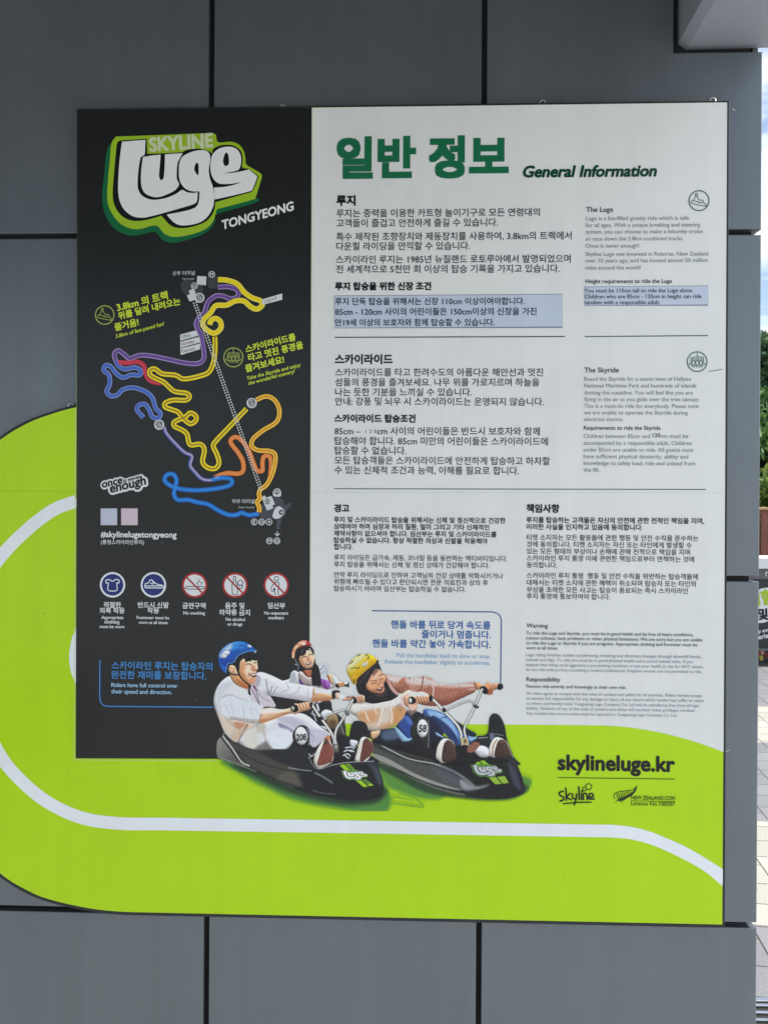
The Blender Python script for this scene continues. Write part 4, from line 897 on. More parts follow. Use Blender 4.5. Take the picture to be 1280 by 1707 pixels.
# the chairlift: two rows of dashes
mb = MB(); (ax_, ay_), (bx_, by_) = Z2(606,222, 992,1312); n = 76
dx, dy = (bx_-ax_)/n, (by_-ay_)/n; L_ = math.hypot(dx, dy)
for k in range(n):
    for s in (-1, 1):
        x, y = ax_+dx*k+s*2.1*(-dy/L_)*-1, ay_+dy*k+s*2.1*(dx/L_)*-1
        add_stroke(mb, [(x, y), (x+dx*.55, y+dy*.55)], 2.0, 9, False)
mb.build("chairlift_line", ink((222, 226, 224)), cmap)
for q, t_, tc_, b_ in ((Za(1005,382, 1222,318, 1222,385, 1010,440), "Legend", (160, 166, 130), Za(1035,418, 1165,380)), (Ze(240,390, 795,240, 880,425, 245,605), "Ultra", (70, 100, 120), Ze(310,520, 610,450)),
                       (Ze(245,640, 905,470, 960,660, 245,860), "Gravity", (120, 70, 90), Ze(310,775, 750,670)), (Ze(245,885, 960,705, 935,915, 260,1115), "Express", (120, 120, 100), Ze(310,1035, 770,920))):
    o = fill("map_tag", q, (222, 226, 226), 10, cmap)
    text("tag_lettering", [(t_, *b_[0], *b_[1])], tc_, o, 11, .01, 3)
PALE = (214, 218, 220)
for q in (Za(318,132, 416,138, 410,232, 312,222), Za(228,290, 272,266, 300,300, 304,352, 290,388, 236,405, 206,340, 240,325), Zd(520,270, 560,235, 590,268, 670,245, 718,370, 680,395, 698,430, 600,468)):
    fill("map_building", q, PALE, 10, cmap)
fill("map_building", smooth_c(Zd(690,520, 720,440, 770,402, 820,420, 868,480, 840,540, 780,585, 720,588, 684,560), 4), PALE, 10, cmap)
fill("map_building", smooth_c(Zd(695,240, 692,180, 720,140, 760,128, 800,150, 815,200, 805,250, 750,256), 4), PALE, 10, cmap)
def map_disc(x, y, r, lines, base=PALE, mark=(34, 36, 38), w=1.3):
    o = fill("map_symbol", ring(x, y, r, 28), base, 11, cmap)
    strokes("symbol_mark", lines, mark, w, 12, o)
    return o
for (x, y, r) in ((*Z2(635,197)[0], 8.3), (*Z2(935,803)[0], 8.6), (*Z2(403,928)[0], 8.6)):
    map_disc(x, y, r, [[(x-r*.6, y+.1*r), (x-.4*r, y-.5*r), (x+.2*r, y-.65*r), (x+.65*r, y-.1*r)], [(x-.4*r, y+.55*r), (x-.3*r, y-.1*r), (x+.2*r, y-.35*r), (x+.55*r, y+.2*r), (x+.3*r, y+.6*r), (x-.1*r, y+.5*r), (x, y+.05*r), (x+.3*r, y+.2*r)]])
for (x, y, k) in ((*Za(473,116)[0], 0), (*Za(288,240)[0], 1), (*Zd(606,332)[0], 1), (*Zd(752,184)[0], 0), (*Zd(820,495)[0], 2), (*Zd(408,640)[0], 3), (*Zd(520,640)[0], 1), (*Zd(632,640)[0], 2), (*Zd(638,928)[0], 0), (*Zd(752,928)[0], 1)):
    r = 5.6
    ls = {0: [[(x-2, y-3), (x-2, y+3)], [(x+2, y-3), (x+2, y+3)], [(x-3, y-1), (x+3, y-1)]], 1: [[(x-3, y+1.6), (x-2.4, y-1.2), (x+2.4, y-1.2), (x+3, y+1.6)], [(x-3, y+2), (x+3, y+2)]], 2: [[(x-2, y), (x+2.2, y-.2)], [(x-.5, y-2), (x+2, y), (x-.5, y+2)]], 3: [[(x+1.5, y-2.6), (x-1.5, y-2), (x-1.5, y+2), (x+1.5, y+2.6)], [(x-1.5, y), (x+1.5, y)]]}[k]
    o = map_disc(x, y, r, ls, (52, 55, 60), PALE, 1.3); strokes("symbol_ring", [ring(x, y, r-.6, 24)], PALE, 1.2, 12.3, o, False, True)
strokes("map_arrow", [Zd(756,785, 756,845), Zd(718,815, 756,850, 796,815)], PALE, 1.5, 11, cmap, False)
for r_ in (("상부 터미널", *Za(55,122)[0], 325.6, 458.6), ("하부 터미널", *Zd(68,354)[0], 425, 838.6), ("Top Terminal", 305, 466.6, 324.5), ("Bottom Terminal", 398.6, 846.8, 424)): text("map_lettering", [r_], (196, 200, 202), cmap, 11, .02, 4)

LG = (214, 232, 60)
text("map_heading", [("3.8km 의 트랙", 197, 518.6, 281.5, 497.6), ("위를 달려 내려오는", 199.6, 532.2, 302, 506.8), ("즐거움!", 193.5, 551.2, 232.5, 541.6)], LG, board, 6, .035, 6, .05)
text("map_heading", [("스카이라이드를", 411, 587.4, 493.6, 566.2), ("타고 멋진 풍경을", 415.5, 601.6, 506, 579.6), ("즐겨보세요!", 411, 619.8, 474.5, 604)], LG, board, 6, .035, 6, .05)
text("map_caption", [("3.8km of fast-paced fun!", 194, 564, 275, 542.4)], LG, board, 6, .02, 4, .2)
text("map_caption", [("Take the Skyride and enjoy", 413, 633.6, 502, 610.8), ("the wonderful scenery!", 415.3, 642, 492.4, 621.4)], LG, board, 6, .02, 4, .2)

def ride_symbol(name, x, y, r, col, kind, lay=6, w=1.7):
    o = strokes(name, [ring(x, y, r-.8)], col, w, lay, board, False, True)
    s = r/17.0
    T = lambda q: [(x+a*s, y+b*s) for a, b in q]
    if kind == "luge":
        ls = [[(-12, 1), (-11, 4.5), (10, 9), (12, 7), (7, 2.5)], [(-12, 1), (-9, 0), (6, 4)], [(-9.5, 0), (-4, -8), (-1, -3), (2, -.8), (6, -1), (7.5, 3)], [(-2, 2.4), (3, 3.4)]]
        h = ring(-4.2, -10, 2.2, 14)
    else:
        ls = [[(0, -15), (0, -10), (2, -8)], [(-10, 3), (-10, -6), (-7, -7.5), (7, -7.5), (10, -6), (10, 3)], [(-12, 2), (-11, 5), (11, 5), (12, 2)]]
        for k in (-6, 0, 6): ls += [[(k-2.4, 4), (k-2, -1), (k+2, -1), (k+2.4, 4)], [(k-1.4, 5), (k-1.6, 9.5)], [(k+1.4, 5), (k+1.6, 9.5)]]
        h = None
    strokes("symbol_figure", [T(q) for q in ls], col, 1.15, lay+.5, o)
    for k in ([(-4.2, -10)] if kind == "luge" else [(-6, -3.4), (0, -3.4), (6, -3.4)]):
        strokes("symbol_head", [T(ring(*k, 2.0, 14))], col, 1.0, lay+.7, o, False, True)
ride_symbol("ride_symbol", 175.6, 525.4, 16.2, (170, 184, 90), "luge"); ride_symbol("ride_symbol", 389.6, 596, 16.6, (170, 184, 90), "lift")
ride_symbol("ride_symbol", 1164, 335, 17.4, (58, 92, 88), "luge"); ride_symbol("ride_symbol", 1161, 603.2, 17.2, (40, 100, 92), "lift")

# slogan sticker, hash tag, blank squares where codes were
sl_rows = [("once", 172.5, 813.2, 205.4, 805.4), ("enough", 186, 821.6, 245, 807.2)]
mb = MB()
for k, r in enumerate(sl_rows): add_text(mb, r[0], *r[1:5], 5+.3*k, .19, 14, .15)
add_text(mb, "is never", 207, 804.8, 236, 797, 5.6, .25, 10, .15)
so = mb.build("slogan_sticker", ink((232, 235, 236)), board)
text("slogan_lettering", sl_rows, BLACK, so, 9, .03, 5, .15); text("slogan_lettering", [("is never", 207.5, 805, 236, 797)], BLACK, so, 9, .02, 4, .15)
fill("blank_square", [(168.7, 847.6), (196.2, 847.5), (196.2, 875.4), (168.7, 875.4)], (196, 202, 220), 5, board)
fill("blank_square", [(202.8, 847.5), (230.3, 847.5), (230.3, 875.4), (202.8, 875.4)], (216, 196, 208), 5, board)
text("hashtag_lettering", [("#skylinelugetongyeong", 169.2, 895.2, 294.8)], (232, 235, 236), board, 6, .028, 5)
text("hashtag_lettering", [("(통영스카이라인루지)", 169.4, 906.6, 241)], (216, 220, 222), board, 6, .018, 4)

# pictograms
def pict(x, y, ban, ls, heart=False):
    r = 21.2
    if ban:
        o = fill("pictogram", ring(x, y, r), (172, 42, 50), 5, board); fill("pictogram_field", ring(x, y, r-3.4), (226, 228, 230), 5.5, o)
        strokes("pictogram_symbol", ls, (60, 68, 88), 1.3, 6, o); strokes("pictogram_slash", [[(x-13, y-13), (x+13, y+13)]], (172, 42, 50), 2.6, 7, o, False)
    else:
        o = fill("pictogram", ring(x, y, r), (230, 234, 238), 5, board); fill("pictogram_field", ring(x, y, r-3.2), (30, 44, 116), 5.5, o)
        strokes("pictogram_symbol", ls, (222, 228, 236), 1.7, 6, o)
    if heart: fill("pictogram_heart", smooth_c([(x-3.4, y+4.6), (x-5.2, y+6.6), (x-3.2, y+9.6), (x-1.2, y+6.8), (x-2.2, y+4.8), (x-3, y+5.6)], 3), BLACK, 6.6, o)
def off(x, y, *q): return [(x+q[i], y+q[i+1]) for i in range(0, len(q), 2)]
x, y = 188.5, 974.8
pict(x, y, False, [off(x, y, -5,-9, -11,-7.5, -10,-2.5, -7,-3, -7,9, 7,9, 7,-3, 10,-2.5, 11,-7.5, 5,-9, 2,-6.5, -2,-6.5, -5,-9)])
x = 256.5
pict(x, y, False, [off(x, y, -14,5, 14.5,5, 15,1, 8,-.5, 1,-4.5, -3,-8.5, -6.5,-7, -8,-3.5, -13,-2, -14,1, -14,5), off(x, y, -14,1.8, 15,1.8), off(x, y, -5,-3, 0,-1), off(x, y, -2,-6, 2,-2)])
x, y = 325, 975.5
pict(x, y, True, [off(x, y, -14,2, 13,2, 13,6, -14,6, -14,2), off(x, y, 7,2, 7,6), off(x, y, 6,-1, 4,-4, 8,-6, 6,-10), off(x, y, 12,-1, 11,-4, 14,-5)])
x = 392.3
pict(x, y, True, [off(x, y, -4.5,15, -4.8,-1, -2.6,-6, -2.4,-14, 1,-14, 1.2,-6, 3.2,-1, 3.4,15, -4.5,15), off(x, y, 4,-6, 10,-8, 13,-5, 12,-1, 6,0, 4,-6), off(x, y, 5,-1, 12,1, 12,4, 7,5, 4,2)])
x = 460.8
pict(x, y, True, [off(x, y, 4,-5, 4.5,3, 3,10, 4,16), off(x, y, -3,-4, -8,4, -7,10, -2,11, -2,16), off(x, y, -4,-4.5, 3.6,-5)]+[ring(x+.4, y-11, 3.6, 18)], True)
CAP = (218, 222, 224)
for ko, en in (([("적절한", 173.8, 1012.2, 202.6), ("의복 착용", 167.4, 1021.4, 208.4)], [("Appropriate", 170, 1031.4, 206.5), ("clothing", 175, 1039, 200), ("must be worn", 167.4, 1046.6, 208)]),
               ([("반드시 신발", 230.8, 1012.2, 281.8), ("착용", 246.8, 1021.4, 265.7)], [("Footwear must be", 229, 1031.6, 282.7), ("worn at all times", 232, 1039.6, 280)]),
               ([("금연구역", 305, 1013.4, 343)], [("No smoking", 306.4, 1024, 342.3)]),
               ([("음주 및", 376, 1013.4, 408), ("마약류 금지", 367, 1024.6, 417)], [("No alcohol", 377, 1034.6, 409), ("or drugs", 380, 1042.6, 404.5)]),
               ([("임산부", 446.7, 1013.4, 475.5)], [("No expectant", 441, 1024, 480.7), ("mothers", 448, 1032, 473.6)])):
    text("pictogram_caption", ko, CAP, board, 6, .03, 5); text("pictogram_caption", en, CAP, board, 6, .03, 4)

# rider captions and their brackets
SKYB, DEEPB = (66, 140, 206), (34, 100, 172)
text("rider_caption", [("스카이라인 루지는 탑승자의", 187.3, 1114.2, 354.5), ("완전한 재미를 보장합니다.", 186.6, 1129.8, 344.2)], SKYB, board, 6, .022, 5)
text("rider_caption", [("Riders have full control over", 186.6, 1144.6, 296.8), ("their speed and direction.", 186.6, 1155.4, 287.2)], (160, 206, 238), board, 6, .02, 4)
strokes("caption_bracket", [[(167.4, 1099.8), (167.2, 1162), (168.5, 1170), (173, 1175.4), (180, 1177)] and [(167.4, 1099.8), (167.2, 1130), (167.2, 1163), (169, 1171), (174, 1176), (182, 1177.2), (260, 1177.9), (372, 1178.8)]], SKYB, 1.9, 5, board, False)
text("rider_caption", [("핸들 바를 뒤로 당겨 속도를", 652, 1046.2, 817), ("줄이거나 멈춥니다.", 703, 1062.4, 817.4), ("핸들 바를 약간 놓아 가속합니다.", 621, 1077.8, 817.4)], DEEPB, board, 6, .02, 5)
text("rider_caption", [("Pull the handlebar back to slow or stop.", 661, 1095.4, 817), ("Release the handlebar slightly to accelerate.", 642, 1106, 817)], (150, 184, 214), board, 6, .012, 3)
strokes("caption_bracket", [[(620, 1018), (820, 1020), (828, 1022), (833.5, 1027), (835.2, 1034), (834, 1140)]], (60, 92, 150), 1.9, 5, board, False)

# ---------------------------------------------------------------- information columns
DG, TXT, MID = (22, 96, 62), (44, 48, 54), (142, 148, 152)
HEAD = (16, 18, 20)
text("title_lettering", [("일반 정보", 564, 291.2, 844.5)], (26, 112, 76), board, 6, .040, 0, 0, 1.0)
text("subtitle_lettering", [("General Information", 872, 295.6, 1093)], (10, 70, 46), board, 6, .04, 9, .2, .98)
H = lambda rows, b=.044: text("section_heading", rows, HEAD, board, 6, b, 7)
Pg = lambda rows, c=TXT, b=0.011, n=3: text("paragraph", rows, c, board, 6, b, n)
H([("루지", 561.5, 341.6, 592)]); H([("루지 탑승을 위한 신장 조건", 559, 483, 718)])
Pg([("루지는 중력을 이용한 카트형 놀이기구로 모든 연령대의", 561, 361.6, 899), ("고객들이 즐겁고 안전하게 즐길 수 있습니다.", 561, 378, 829.5)])
Pg([("특수 제작된 조향장치와 제동장치를 사용하여, 3.8km의 트랙에서", 561, 400.6, 952), ("다운힐 라이딩을 만끽할 수 있습니다.", 561, 416.6, 783)])
Pg([("스카이라인 루지는 1985년 뉴질랜드 로토루아에서 발명되었으며", 560.5, 438.6, 950.5), ("전 세계적으로 5천만 회 이상의 탑승 기록을 가지고 있습니다.", 560.5, 454.8, 932)])
bx = fill("notice_box", [(557.5, 493.4), (937.2, 490.6), (936.6, 545.6), (557, 547)], (198, 208, 226), 4, board)
strokes("box_rule", [[(557.5, 493.4), (937.2, 490.6), (936.6, 545.6), (557, 547), (557.5, 493.4)]], (120, 130, 150), .9, 4.5, bx, False)
text("box_lettering", [("루지 단독 탑승을 위해서는 신장 110cm 이상이여야합니다.", 559, 507.8, 874), ("85cm - 120cm 사이의 어린이들은 150cm이상의 신장을 가진", 559, 525, 893.5), ("만19세 이상의 보호자와 함께 탑승할 수 있습니다.", 559, 542.8, 824)], (34, 42, 62), bx, 6, .016, 4)
strokes("section_rule", [[(558, 562.6), (941, 561.2)]], (40, 66, 66), 1.7, 5, board, False); strokes("section_rule", [[(974, 561.4), (1179, 559.6)]], (70, 96, 98), 1.7, 5, board, False); strokes("section_rule", [[(557, 814.8), (1176, 816)]], (60, 84, 88), 1.4, 5, board, False)
H([("스카이라이드", 559, 605.6, 654)], .04); H([("스카이라이드 탑승조건", 558, 703, 692)])
Pg([("스카이라이드를 타고 한려수도의 아름다운 해안선과 멋진", 559, 626.2, 904.5), ("섬들의 풍경을 즐겨보세요. 나무 위를 가로지르며 하늘을", 559, 642.8, 898.5), ("나는 듯한 기분을 느끼실 수 있습니다.", 559, 659.2, 786), ("안내: 강풍 및 뇌우 시 스카이라이드는 운영되지 않습니다.", 559, 674.8, 906)])
Pg([("85cm –", 558, 724, 601), ("cm 사이의 어린이들은 반드시 보호자와 함께", 629, 724, 899), ("탑승해야 합니다. 85cm 미만의 어린이들은 스카이라이드에", 558, 740.4, 912.5), ("탑승할 수 없습니다.", 558, 756.6, 677), ("모든 탑승객들은 스카이라이드에 안전하게 탑승하고 하차할", 558, 772.8, 916), ("수 있는 신체적 조건과 능력, 이해를 필요로 합니다.", 558, 789, 864.5)])
text("patched_number", [("1  2  0", 609.5, 722, 627)], (120, 100, 90), board, 7, .02, 3, 0, 1.1)
H([("경고", 557.5, 852.6, 582)]); H([("책임사항", 877.4, 853, 931.5)])
Pg([("루지 및 스카이라이드 탑승을 위해서는 신체 및 정신적으로 건강한", 557, 870, 842), ("상태여야 하며 심장과 허리 질환, 멀미 그리고 기타 신체적인", 557, 881.4, 815), ("제약사항이 없으셔야 합니다. 임산부는 루지 및 스카이라이드를", 557, 893, 827), ("탑승하실 수 없습니다. 항상 적절한 의상과 신발을 착용해야", 557, 904.2, 812), ("합니다.", 557, 915.4, 588)], (40, 46, 62), .026, 5)
Pg([("루지 라이딩은 급가속, 제동, 코너링 등을 동반하는 액티비티입니다.", 557, 933, 845), ("루지 탑승을 위해서는 신체 및 정신 상태가 건강해야 합니다.", 557, 944.6, 815.5)])
Pg([("만약 루지 라이딩으로 인하여 고객님의 건강 상태를 악화시키거나", 557, 961.8, 838), ("위험에 빠뜨릴 수 있다고 판단되시면 전문 의료진과 상의 후", 557, 973.2, 813), ("탑승하시기 바라며 임산부는 탑승하실 수 없습니다.", 557, 984.6, 776)])
Pg([("루지를 탑승하는 고객들은 자신의 안전에 관한 전적인 책임을 지며,", 877, 870.6, 1172.5), ("이러한 사실을 인지하고 있음에 동의합니다.", 877, 882, 1070)], (40, 46, 62), .026, 5)
Pg([("티켓 소지자는 모든 활동들에 관한 행동 및 안전 수칙을 준수하는", 877.5, 899.6, 1163), ("것에 동의합니다. 티켓 소지자는 자신 또는 타인에게 발생할 수", 877.5, 911, 1152), ("있는 모든 형태의 부상이나 손해에 관해 전적으로 책임을 지며", 877.5, 922.6, 1149), ("스카이라인 루지 통영 이에 관련한 책임으로부터 면책하는 것에", 877.5, 934.2, 1156), ("동의합니다.", 877.5, 945.6, 928)])
Pg([("스카이라인 루지 통영  행동 및 안전 수칙을 위반하는 탑승객들에", 877.5, 963, 1162), ("대해서는 티켓 소지에 관한 혜택이 취소되며 탑승자 또는 타인의", 877.5, 974.8, 1158.5), ("부상을 초래한 모든 사고는 탑승이 종료되는 즉시 스카이라인", 877.5, 986.6, 1145.5), ("루지 통영에 통보하여야 합니다.", 877.5, 997.6, 1016)])
H2 = lambda rows: text("section_heading", rows, (70, 76, 80), board, 6, .018, 4)
H2([("The Luge", 976.4, 353.8, 1021)]); H2([("Height requirements to ride the Luge", 975.2, 472.4, 1119)]); H2([("The Skyride", 973.4, 621, 1030.5)]); H2([("Requirements to ride the Skyride", 972.2, 716.4, 1100)])
H2([("Warning", 877, 1046, 912.4)]); H2([("Responsibility", 877, 1135.4, 933)])
Pg([("Luge is a fun-filled gravity ride which is safe", 976, 367.8, 1147), ("for all ages. With a unique breaking and steering", 975.6, 379, 1166), ("system, you can choose to make a leisurely cruise", 975.6, 390, 1170), ("or race down the 3.8km combined tracks.", 975.4, 401.6, 1138), ("Once is never enough!", 975.4, 413.4, 1064.5)], MID)
Pg([("Skyline Luge was invented in Rotorua, New Zealand", 975.4, 427.2, 1179), ("over 35 years ago, and has hosted almost 50 million", 975.2, 438, 1179), ("rides around the world!", 975, 449.8, 1067)], MID)
bx = fill("notice_box", [(973.4, 478.4), (1179.4, 476.6), (1179, 508.8), (973.2, 509.6)], (198, 208, 226), 4, board)
strokes("box_rule", [[(973.4, 478.4), (1179.4, 476.6), (1179, 508.8), (973.2, 509.6), (973.4, 478.4)]], (120, 130, 150), .8, 4.5, bx, False)
text("box_lettering", [("You must be 110cm tall to ride the Luge alone.", 974, 488, 1154), ("Children who are 85cm - 120cm in height can ride", 974, 497.8, 1168), ("tandem with a responsible adult.", 974, 507.6, 1099)], (62, 70, 84), bx, 6, .014, 4)
Pg([("Board the Skyride for a scenic view of Hallyeo", 973, 635, 1151), ("National Maritime Park and hundreds of islands", 973, 646.2, 1159.5), ("dotting the coastline. You will feel like you are", 973, 657.8, 1153.5), ("flying in the air as you glide over the tree canopy.", 973, 668.8, 1165), ("This is a must-do ride for everybody. Please note:", 972.6, 680, 1164.5), ("we are unable to operate the Skyride during", 972.6, 691, 1145.5), ("electrical storms.", 972.4, 702, 1038.4)], MID)
Pg([("Children between 85cm and", 972, 730.2, 1082.5), ("cm must be", 1100.5, 730.2, 1146), ("accompanied by a responsible adult. Children", 972, 741.6, 1152), ("under 85cm are unable to ride. All guests must", 972, 752.8, 1155), ("have sufficient physical dexterity, ability and", 972, 764, 1146), ("knowledge to safely load, ride and unload from", 972, 775.2, 1158), ("the lift.", 972, 786.4, 999)], MID)
text("patched_number", [("120", 1087, 729, 1099.5)], (84, 90, 96), board, 7, .02, 3)
Pg([("To ride the Luge and Skyride, you must be in good health and be free of heart conditions,", 876.6, 1057.4, 1154.6), ("motion sickness, back problems or other physical limitations. We are sorry but you are unable", 876.4, 1065.8, 1169.4), ("to ride the Luge or Skyride if you are pregnant. Appropriate clothing and footwear must be", 876.4, 1074, 1161), ("worn at all times.", 876.4, 1082.2, 929.6)], (104, 112, 118), .018, 4)
Pg([("Luge riding involves sudden accelerating, breaking and direction changes through downhill bends,", 876.2, 1093.6, 1168), ("tunnels and dips. To ride you must be in good physical health and a sound mental state. If you", 876.2, 1101.8, 1153), ("suspect that riding could aggravate a pre-existing condition or put your health at risk for ANY reason,", 876.2, 1110, 1172), ("do not ride without first consulting a medical professional. Pregnant women are not permitted to ride.", 876.2, 1118.2, 1169)], (150, 156, 162))
Pg([("Persons ride entirely and knowingly at their own risk.", 876.6, 1146.2, 1043)], (104, 112, 118), .018, 4)
Pg([("All riders agree to comply with the rules of conduct and safety for all activities. Riders hereby accept", 876.6, 1157.8, 1169), ("to assume full responsibility for any damage or injury of any nature which he/she may suffer or cause", 876.6, 1166, 1172), ("to others and hereby holds Tongyeong Luge Company Co. Ltd and its subsidiaries free from all legal", 876.6, 1174.4, 1164), ("liability. Violators of any of the code of conduct and safety will see their ticket privileges revoked.", 876.6, 1182.6, 1157.5), ("Any incident that occurs onsite must be reported to Tongyeong Luge Company Co. Ltd.", 876.6, 1191, 1128)], (150, 156, 162))

# foot of the board: web address and two partner marks
text("web_address", [("skylineluge.kr", 930, 1282.4, 1123)], BLACK, board, 6, .034, 9)
strokes("section_rule", [[(929.5, 1296), (1124, 1298.6)]], (52, 66, 20), 1.2, 5, board, False)
Zf = crop(900, 1290, 5.333)
pm = empty("partner_mark"); pm.parent = board
strokes("mark_lettering", [Zf(208,152, 170,165, 175,190, 205,205, 205,230, 170,242), Zf(226,120, 232,238), Zf(270,168, 236,205, 278,232), Zf(285,172, 288,215, 310,220), Zf(322,172, 318,220, 300,280), Zf(342,108, 344,232), Zf(362,170, 366,232), Zf(382,232, 384,175, 410,180, 418,232), Zf(432,208, 470,200, 462,175, 436,180, 434,220, 485,222)], BLACK, 2.6, 6, pm, True, False, .2)
strokes("mark_underline", [Zf(200,265, 300,255, 330,252, 455,250)], BLACK, 2.0, 7, pm); strokes("mark_bubble", [ring(*Zf(430,112)[0], 5, 20), ring(*Zf(392,132)[0], 3.2, 16), ring(*Zf(370,155)[0], 1.4, 10)], BLACK, 1.3, 7, pm, False, True)
pm = empty("partner_mark"); pm.parent = board
INK2 = (32, 42, 20)
fill("fern_leaf", smooth_o(Zf(650,270, 700,222, 780,185, 830,150, 858,104, 848,150, 812,190, 768,215, 730,235, 685,240), 4), INK2, 6, pm)
strokes("fern_frond", [Zf(662,222, 655,185, 690,160, 760,150, 830,138, 852,110)]+[Zf(690+k*15,228-k*9, 676+k*17,172-k*3) for k in range(8)]+[Zf(700+k*15,226-k*9, 724+k*13,254-k*12) for k in range(8)], INK2, 1.1, 6.4, pm)
text("mark_lettering", [("NEW ZEALAND.COM", 1051.2, 1332.2, 1124)], INK2, pm, 6, .014, 4, 0, 1.18); text("mark_lettering", [("Licence No.100207", 1051.4, 1342, 1124)], INK2, pm, 6, .006, 3, 0, 1.05); strokes("mark_rule", [[(1051, 1334.6), (1124, 1336.2)]], INK2, .8, 6, pm, False)

# the printed photograph of riders, one mesh for each figure and cart
pic = picture()
m, nt, b = new_mat("printed_photograph")
at = nt.nodes.new("ShaderNodeAttribute"); at.attribute_name = "ink"; nt.links.new(at.outputs['Color'], b.inputs['Base Color'])
b.inputs['Roughness'].default_value = .24; b.inputs['Specular IOR Level'].default_value = .36
bump(nt, b, noise(nt, 9, 3, .5, stretch=(1, 1, .35)), .09, .02)
M_PHOTO = m
def srgb_lin(a):
    a = np.clip(a/255, 0, 1); return np.where(a <= .04045, a/12.92, ((a+.055)/1.055)**2.4)
def photo_part(name, ids, label=None):
    vis = (pic.a > .06); cell = vis[:-1, :-1] | vis[1:, :-1] | vis[:-1, 1:] | vis[1:, 1:]
    own = np.isin(pic.pid, ids)[:-1, :-1] if ids[0] else None
    pid = pic.pid.copy()
    cell &= np.isin(pid[:-1, :-1], ids)
    if label_empty in ids: pass
    j, i = np.nonzero(cell)
    used = np.zeros(pic.pid.shape, bool)
    for a, c in ((0, 0), (1, 0), (0, 1), (1, 1)): used[j+a, i+c] = True
    idx = -np.ones(pic.pid.shape, int); vj, vi = np.nonzero(used); idx[vj, vi] = np.arange(len(vj))
    xs_, ys_ = pic.X[vj, vi], pic.Y[vj, vi]
    d = np.stack([(xs_-W_PX/2)/F_PX, (ys_-H_PX/2)/F_PX, np.ones(len(xs_))])
    w = RM.T@d; t = DIST/w[2]
    co = np.column_stack([w[0]*t, np.full(len(xs_), -7*LAY), EYE-w[1]*t])
    f = np.column_stack([idx[j, i], idx[j+1, i], idx[j+1, i+1], idx[j, i+1]])
    me = bpy.data.meshes.new(name); me.vertices.add(len(co)); me.vertices.foreach_set("co", co.ravel())
    me.loops.add(f.size); me.loops.foreach_set("vertex_index", f.ravel().astype(np.int32))
    me.polygons.add(len(f)); me.polygons.foreach_set("loop_start", np.arange(0, f.size, 4, dtype=np.int32)); me.polygons.foreach_set("loop_total", np.full(len(f), 4, dtype=np.int32))
    me.update(calc_edges=True)
    ca = me.color_attributes.new("ink", 'FLOAT_COLOR', 'POINT')
    col = np.ones((len(co), 4)); col[:, :3] = srgb_lin(pic.rgb[vj, vi]); ca.data.foreach_set("color", col.ravel())
    me.materials.append(M_PHOTO)
    o = bpy.data.objects.new(name, me); COL.objects.link(o); o.parent = board
    if label: o["label"] = label
    return o
label_empty = 0
photo_part("printed_shadow", [0, 1])
photo_part("printed_rider", [2], "printed rider in orange helmet with long dark hair")
photo_part("printed_rider", [3], "printed rider in yellow helmet and knit sweater")
c58 = photo_part("printed_cart", [4], "printed black cart numbered 58")
photo_part("printed_rider", [5], "printed rider in blue helmet and white shirt")
c208 = photo_part("printed_cart", [6], "printed black cart numbered 208")
text("number_lettering", [("208", 494.4, 1234.2, 511.2, 1233.2)], BLACK, c208, 9, .03, 5, .12, 1.35)
text("number_lettering", [("58", 698, 1219.6, 711, 1219.4)], BLACK, c58, 9, .03, 5, .15, 1.25)

# ================================================================ beyond the corner
def on_ray(x, y, dist):
    """point at horizontal depth dist (from the eye, along the wall's normal) on the ray of a pixel"""
    d = RM.T@np.array([(x-W_PX/2)/F_PX, (y-H_PX/2)/F_PX, 1.0]); t = dist/d[2]
    return Vector((d[0]*t, -DIST+dist, EYE-d[1]*t))
e0 = ground(1266, 1109)
FD = e0.y+DIST
# low screen board at the edge of the plaza
scr = empty("screen_board", (e0.x+1.2, e0.y, 0))
tag(scr, "black advertising screen with green and white lettering at the edge of the plaza", "sign")
M_BLK = mottled("black_print", (.028, .029, .036), .12, 5, .5); M_WCAP = mottled("white_coping", (.8, .8, .8), .04, 4, .6); M_GREYB = mottled("grey_board", (.14, .14, .145), .1, 5, .6)
def sc(mb, name, mat): o = mb.build(name, mat); o.parent = scr; o.matrix_parent_inverse = Matrix.Translation(-scr.location); return o
def zz(y): return on_ray(1266, y, FD).z
X0, X1, Y_ = e0.x-5.5, e0.x+4.5, e0.y
mb = MB(); mb.box((X0, Y_+.002, zz(1081)), (X1, Y_+.08, zz(966)), .004); sc(mb, "print_panel", M_BLK)
mb = MB(); mb.box((X0, Y_-.01, zz(965.5)), (X1, Y_+.1, zz(948))); sc(mb, "grey_band", M_GREYB)
mb = MB(); mb.box((X0-.05, Y_-.06, zz(947.6)), (X1+.05, Y_+.4, zz(929)), .01); sc(mb, "white_coping", M_WCAP)
mb = MB(); mb.box((X0, Y_+.05, zz(1107)), (X1, Y_+.1, zz(1081.4))); sc(mb, "dark_recess", mottled("recess_black", (.02, .018, .018), .2, 6, .5))
mb = MB(); mb.box((X0, Y_-.05, .002), (X1, Y_+.12, zz(1105)), .006); sc(mb, "base_ledge", mottled("ledge_stone", (.05, .05, .05), .2, 5, .7))
mb = MB(); mb.box((X0, Y_-.02, zz(1084)), (X1, Y_+.0, zz(1080.6))); sc(mb, "trim_strip", M_GREYB)
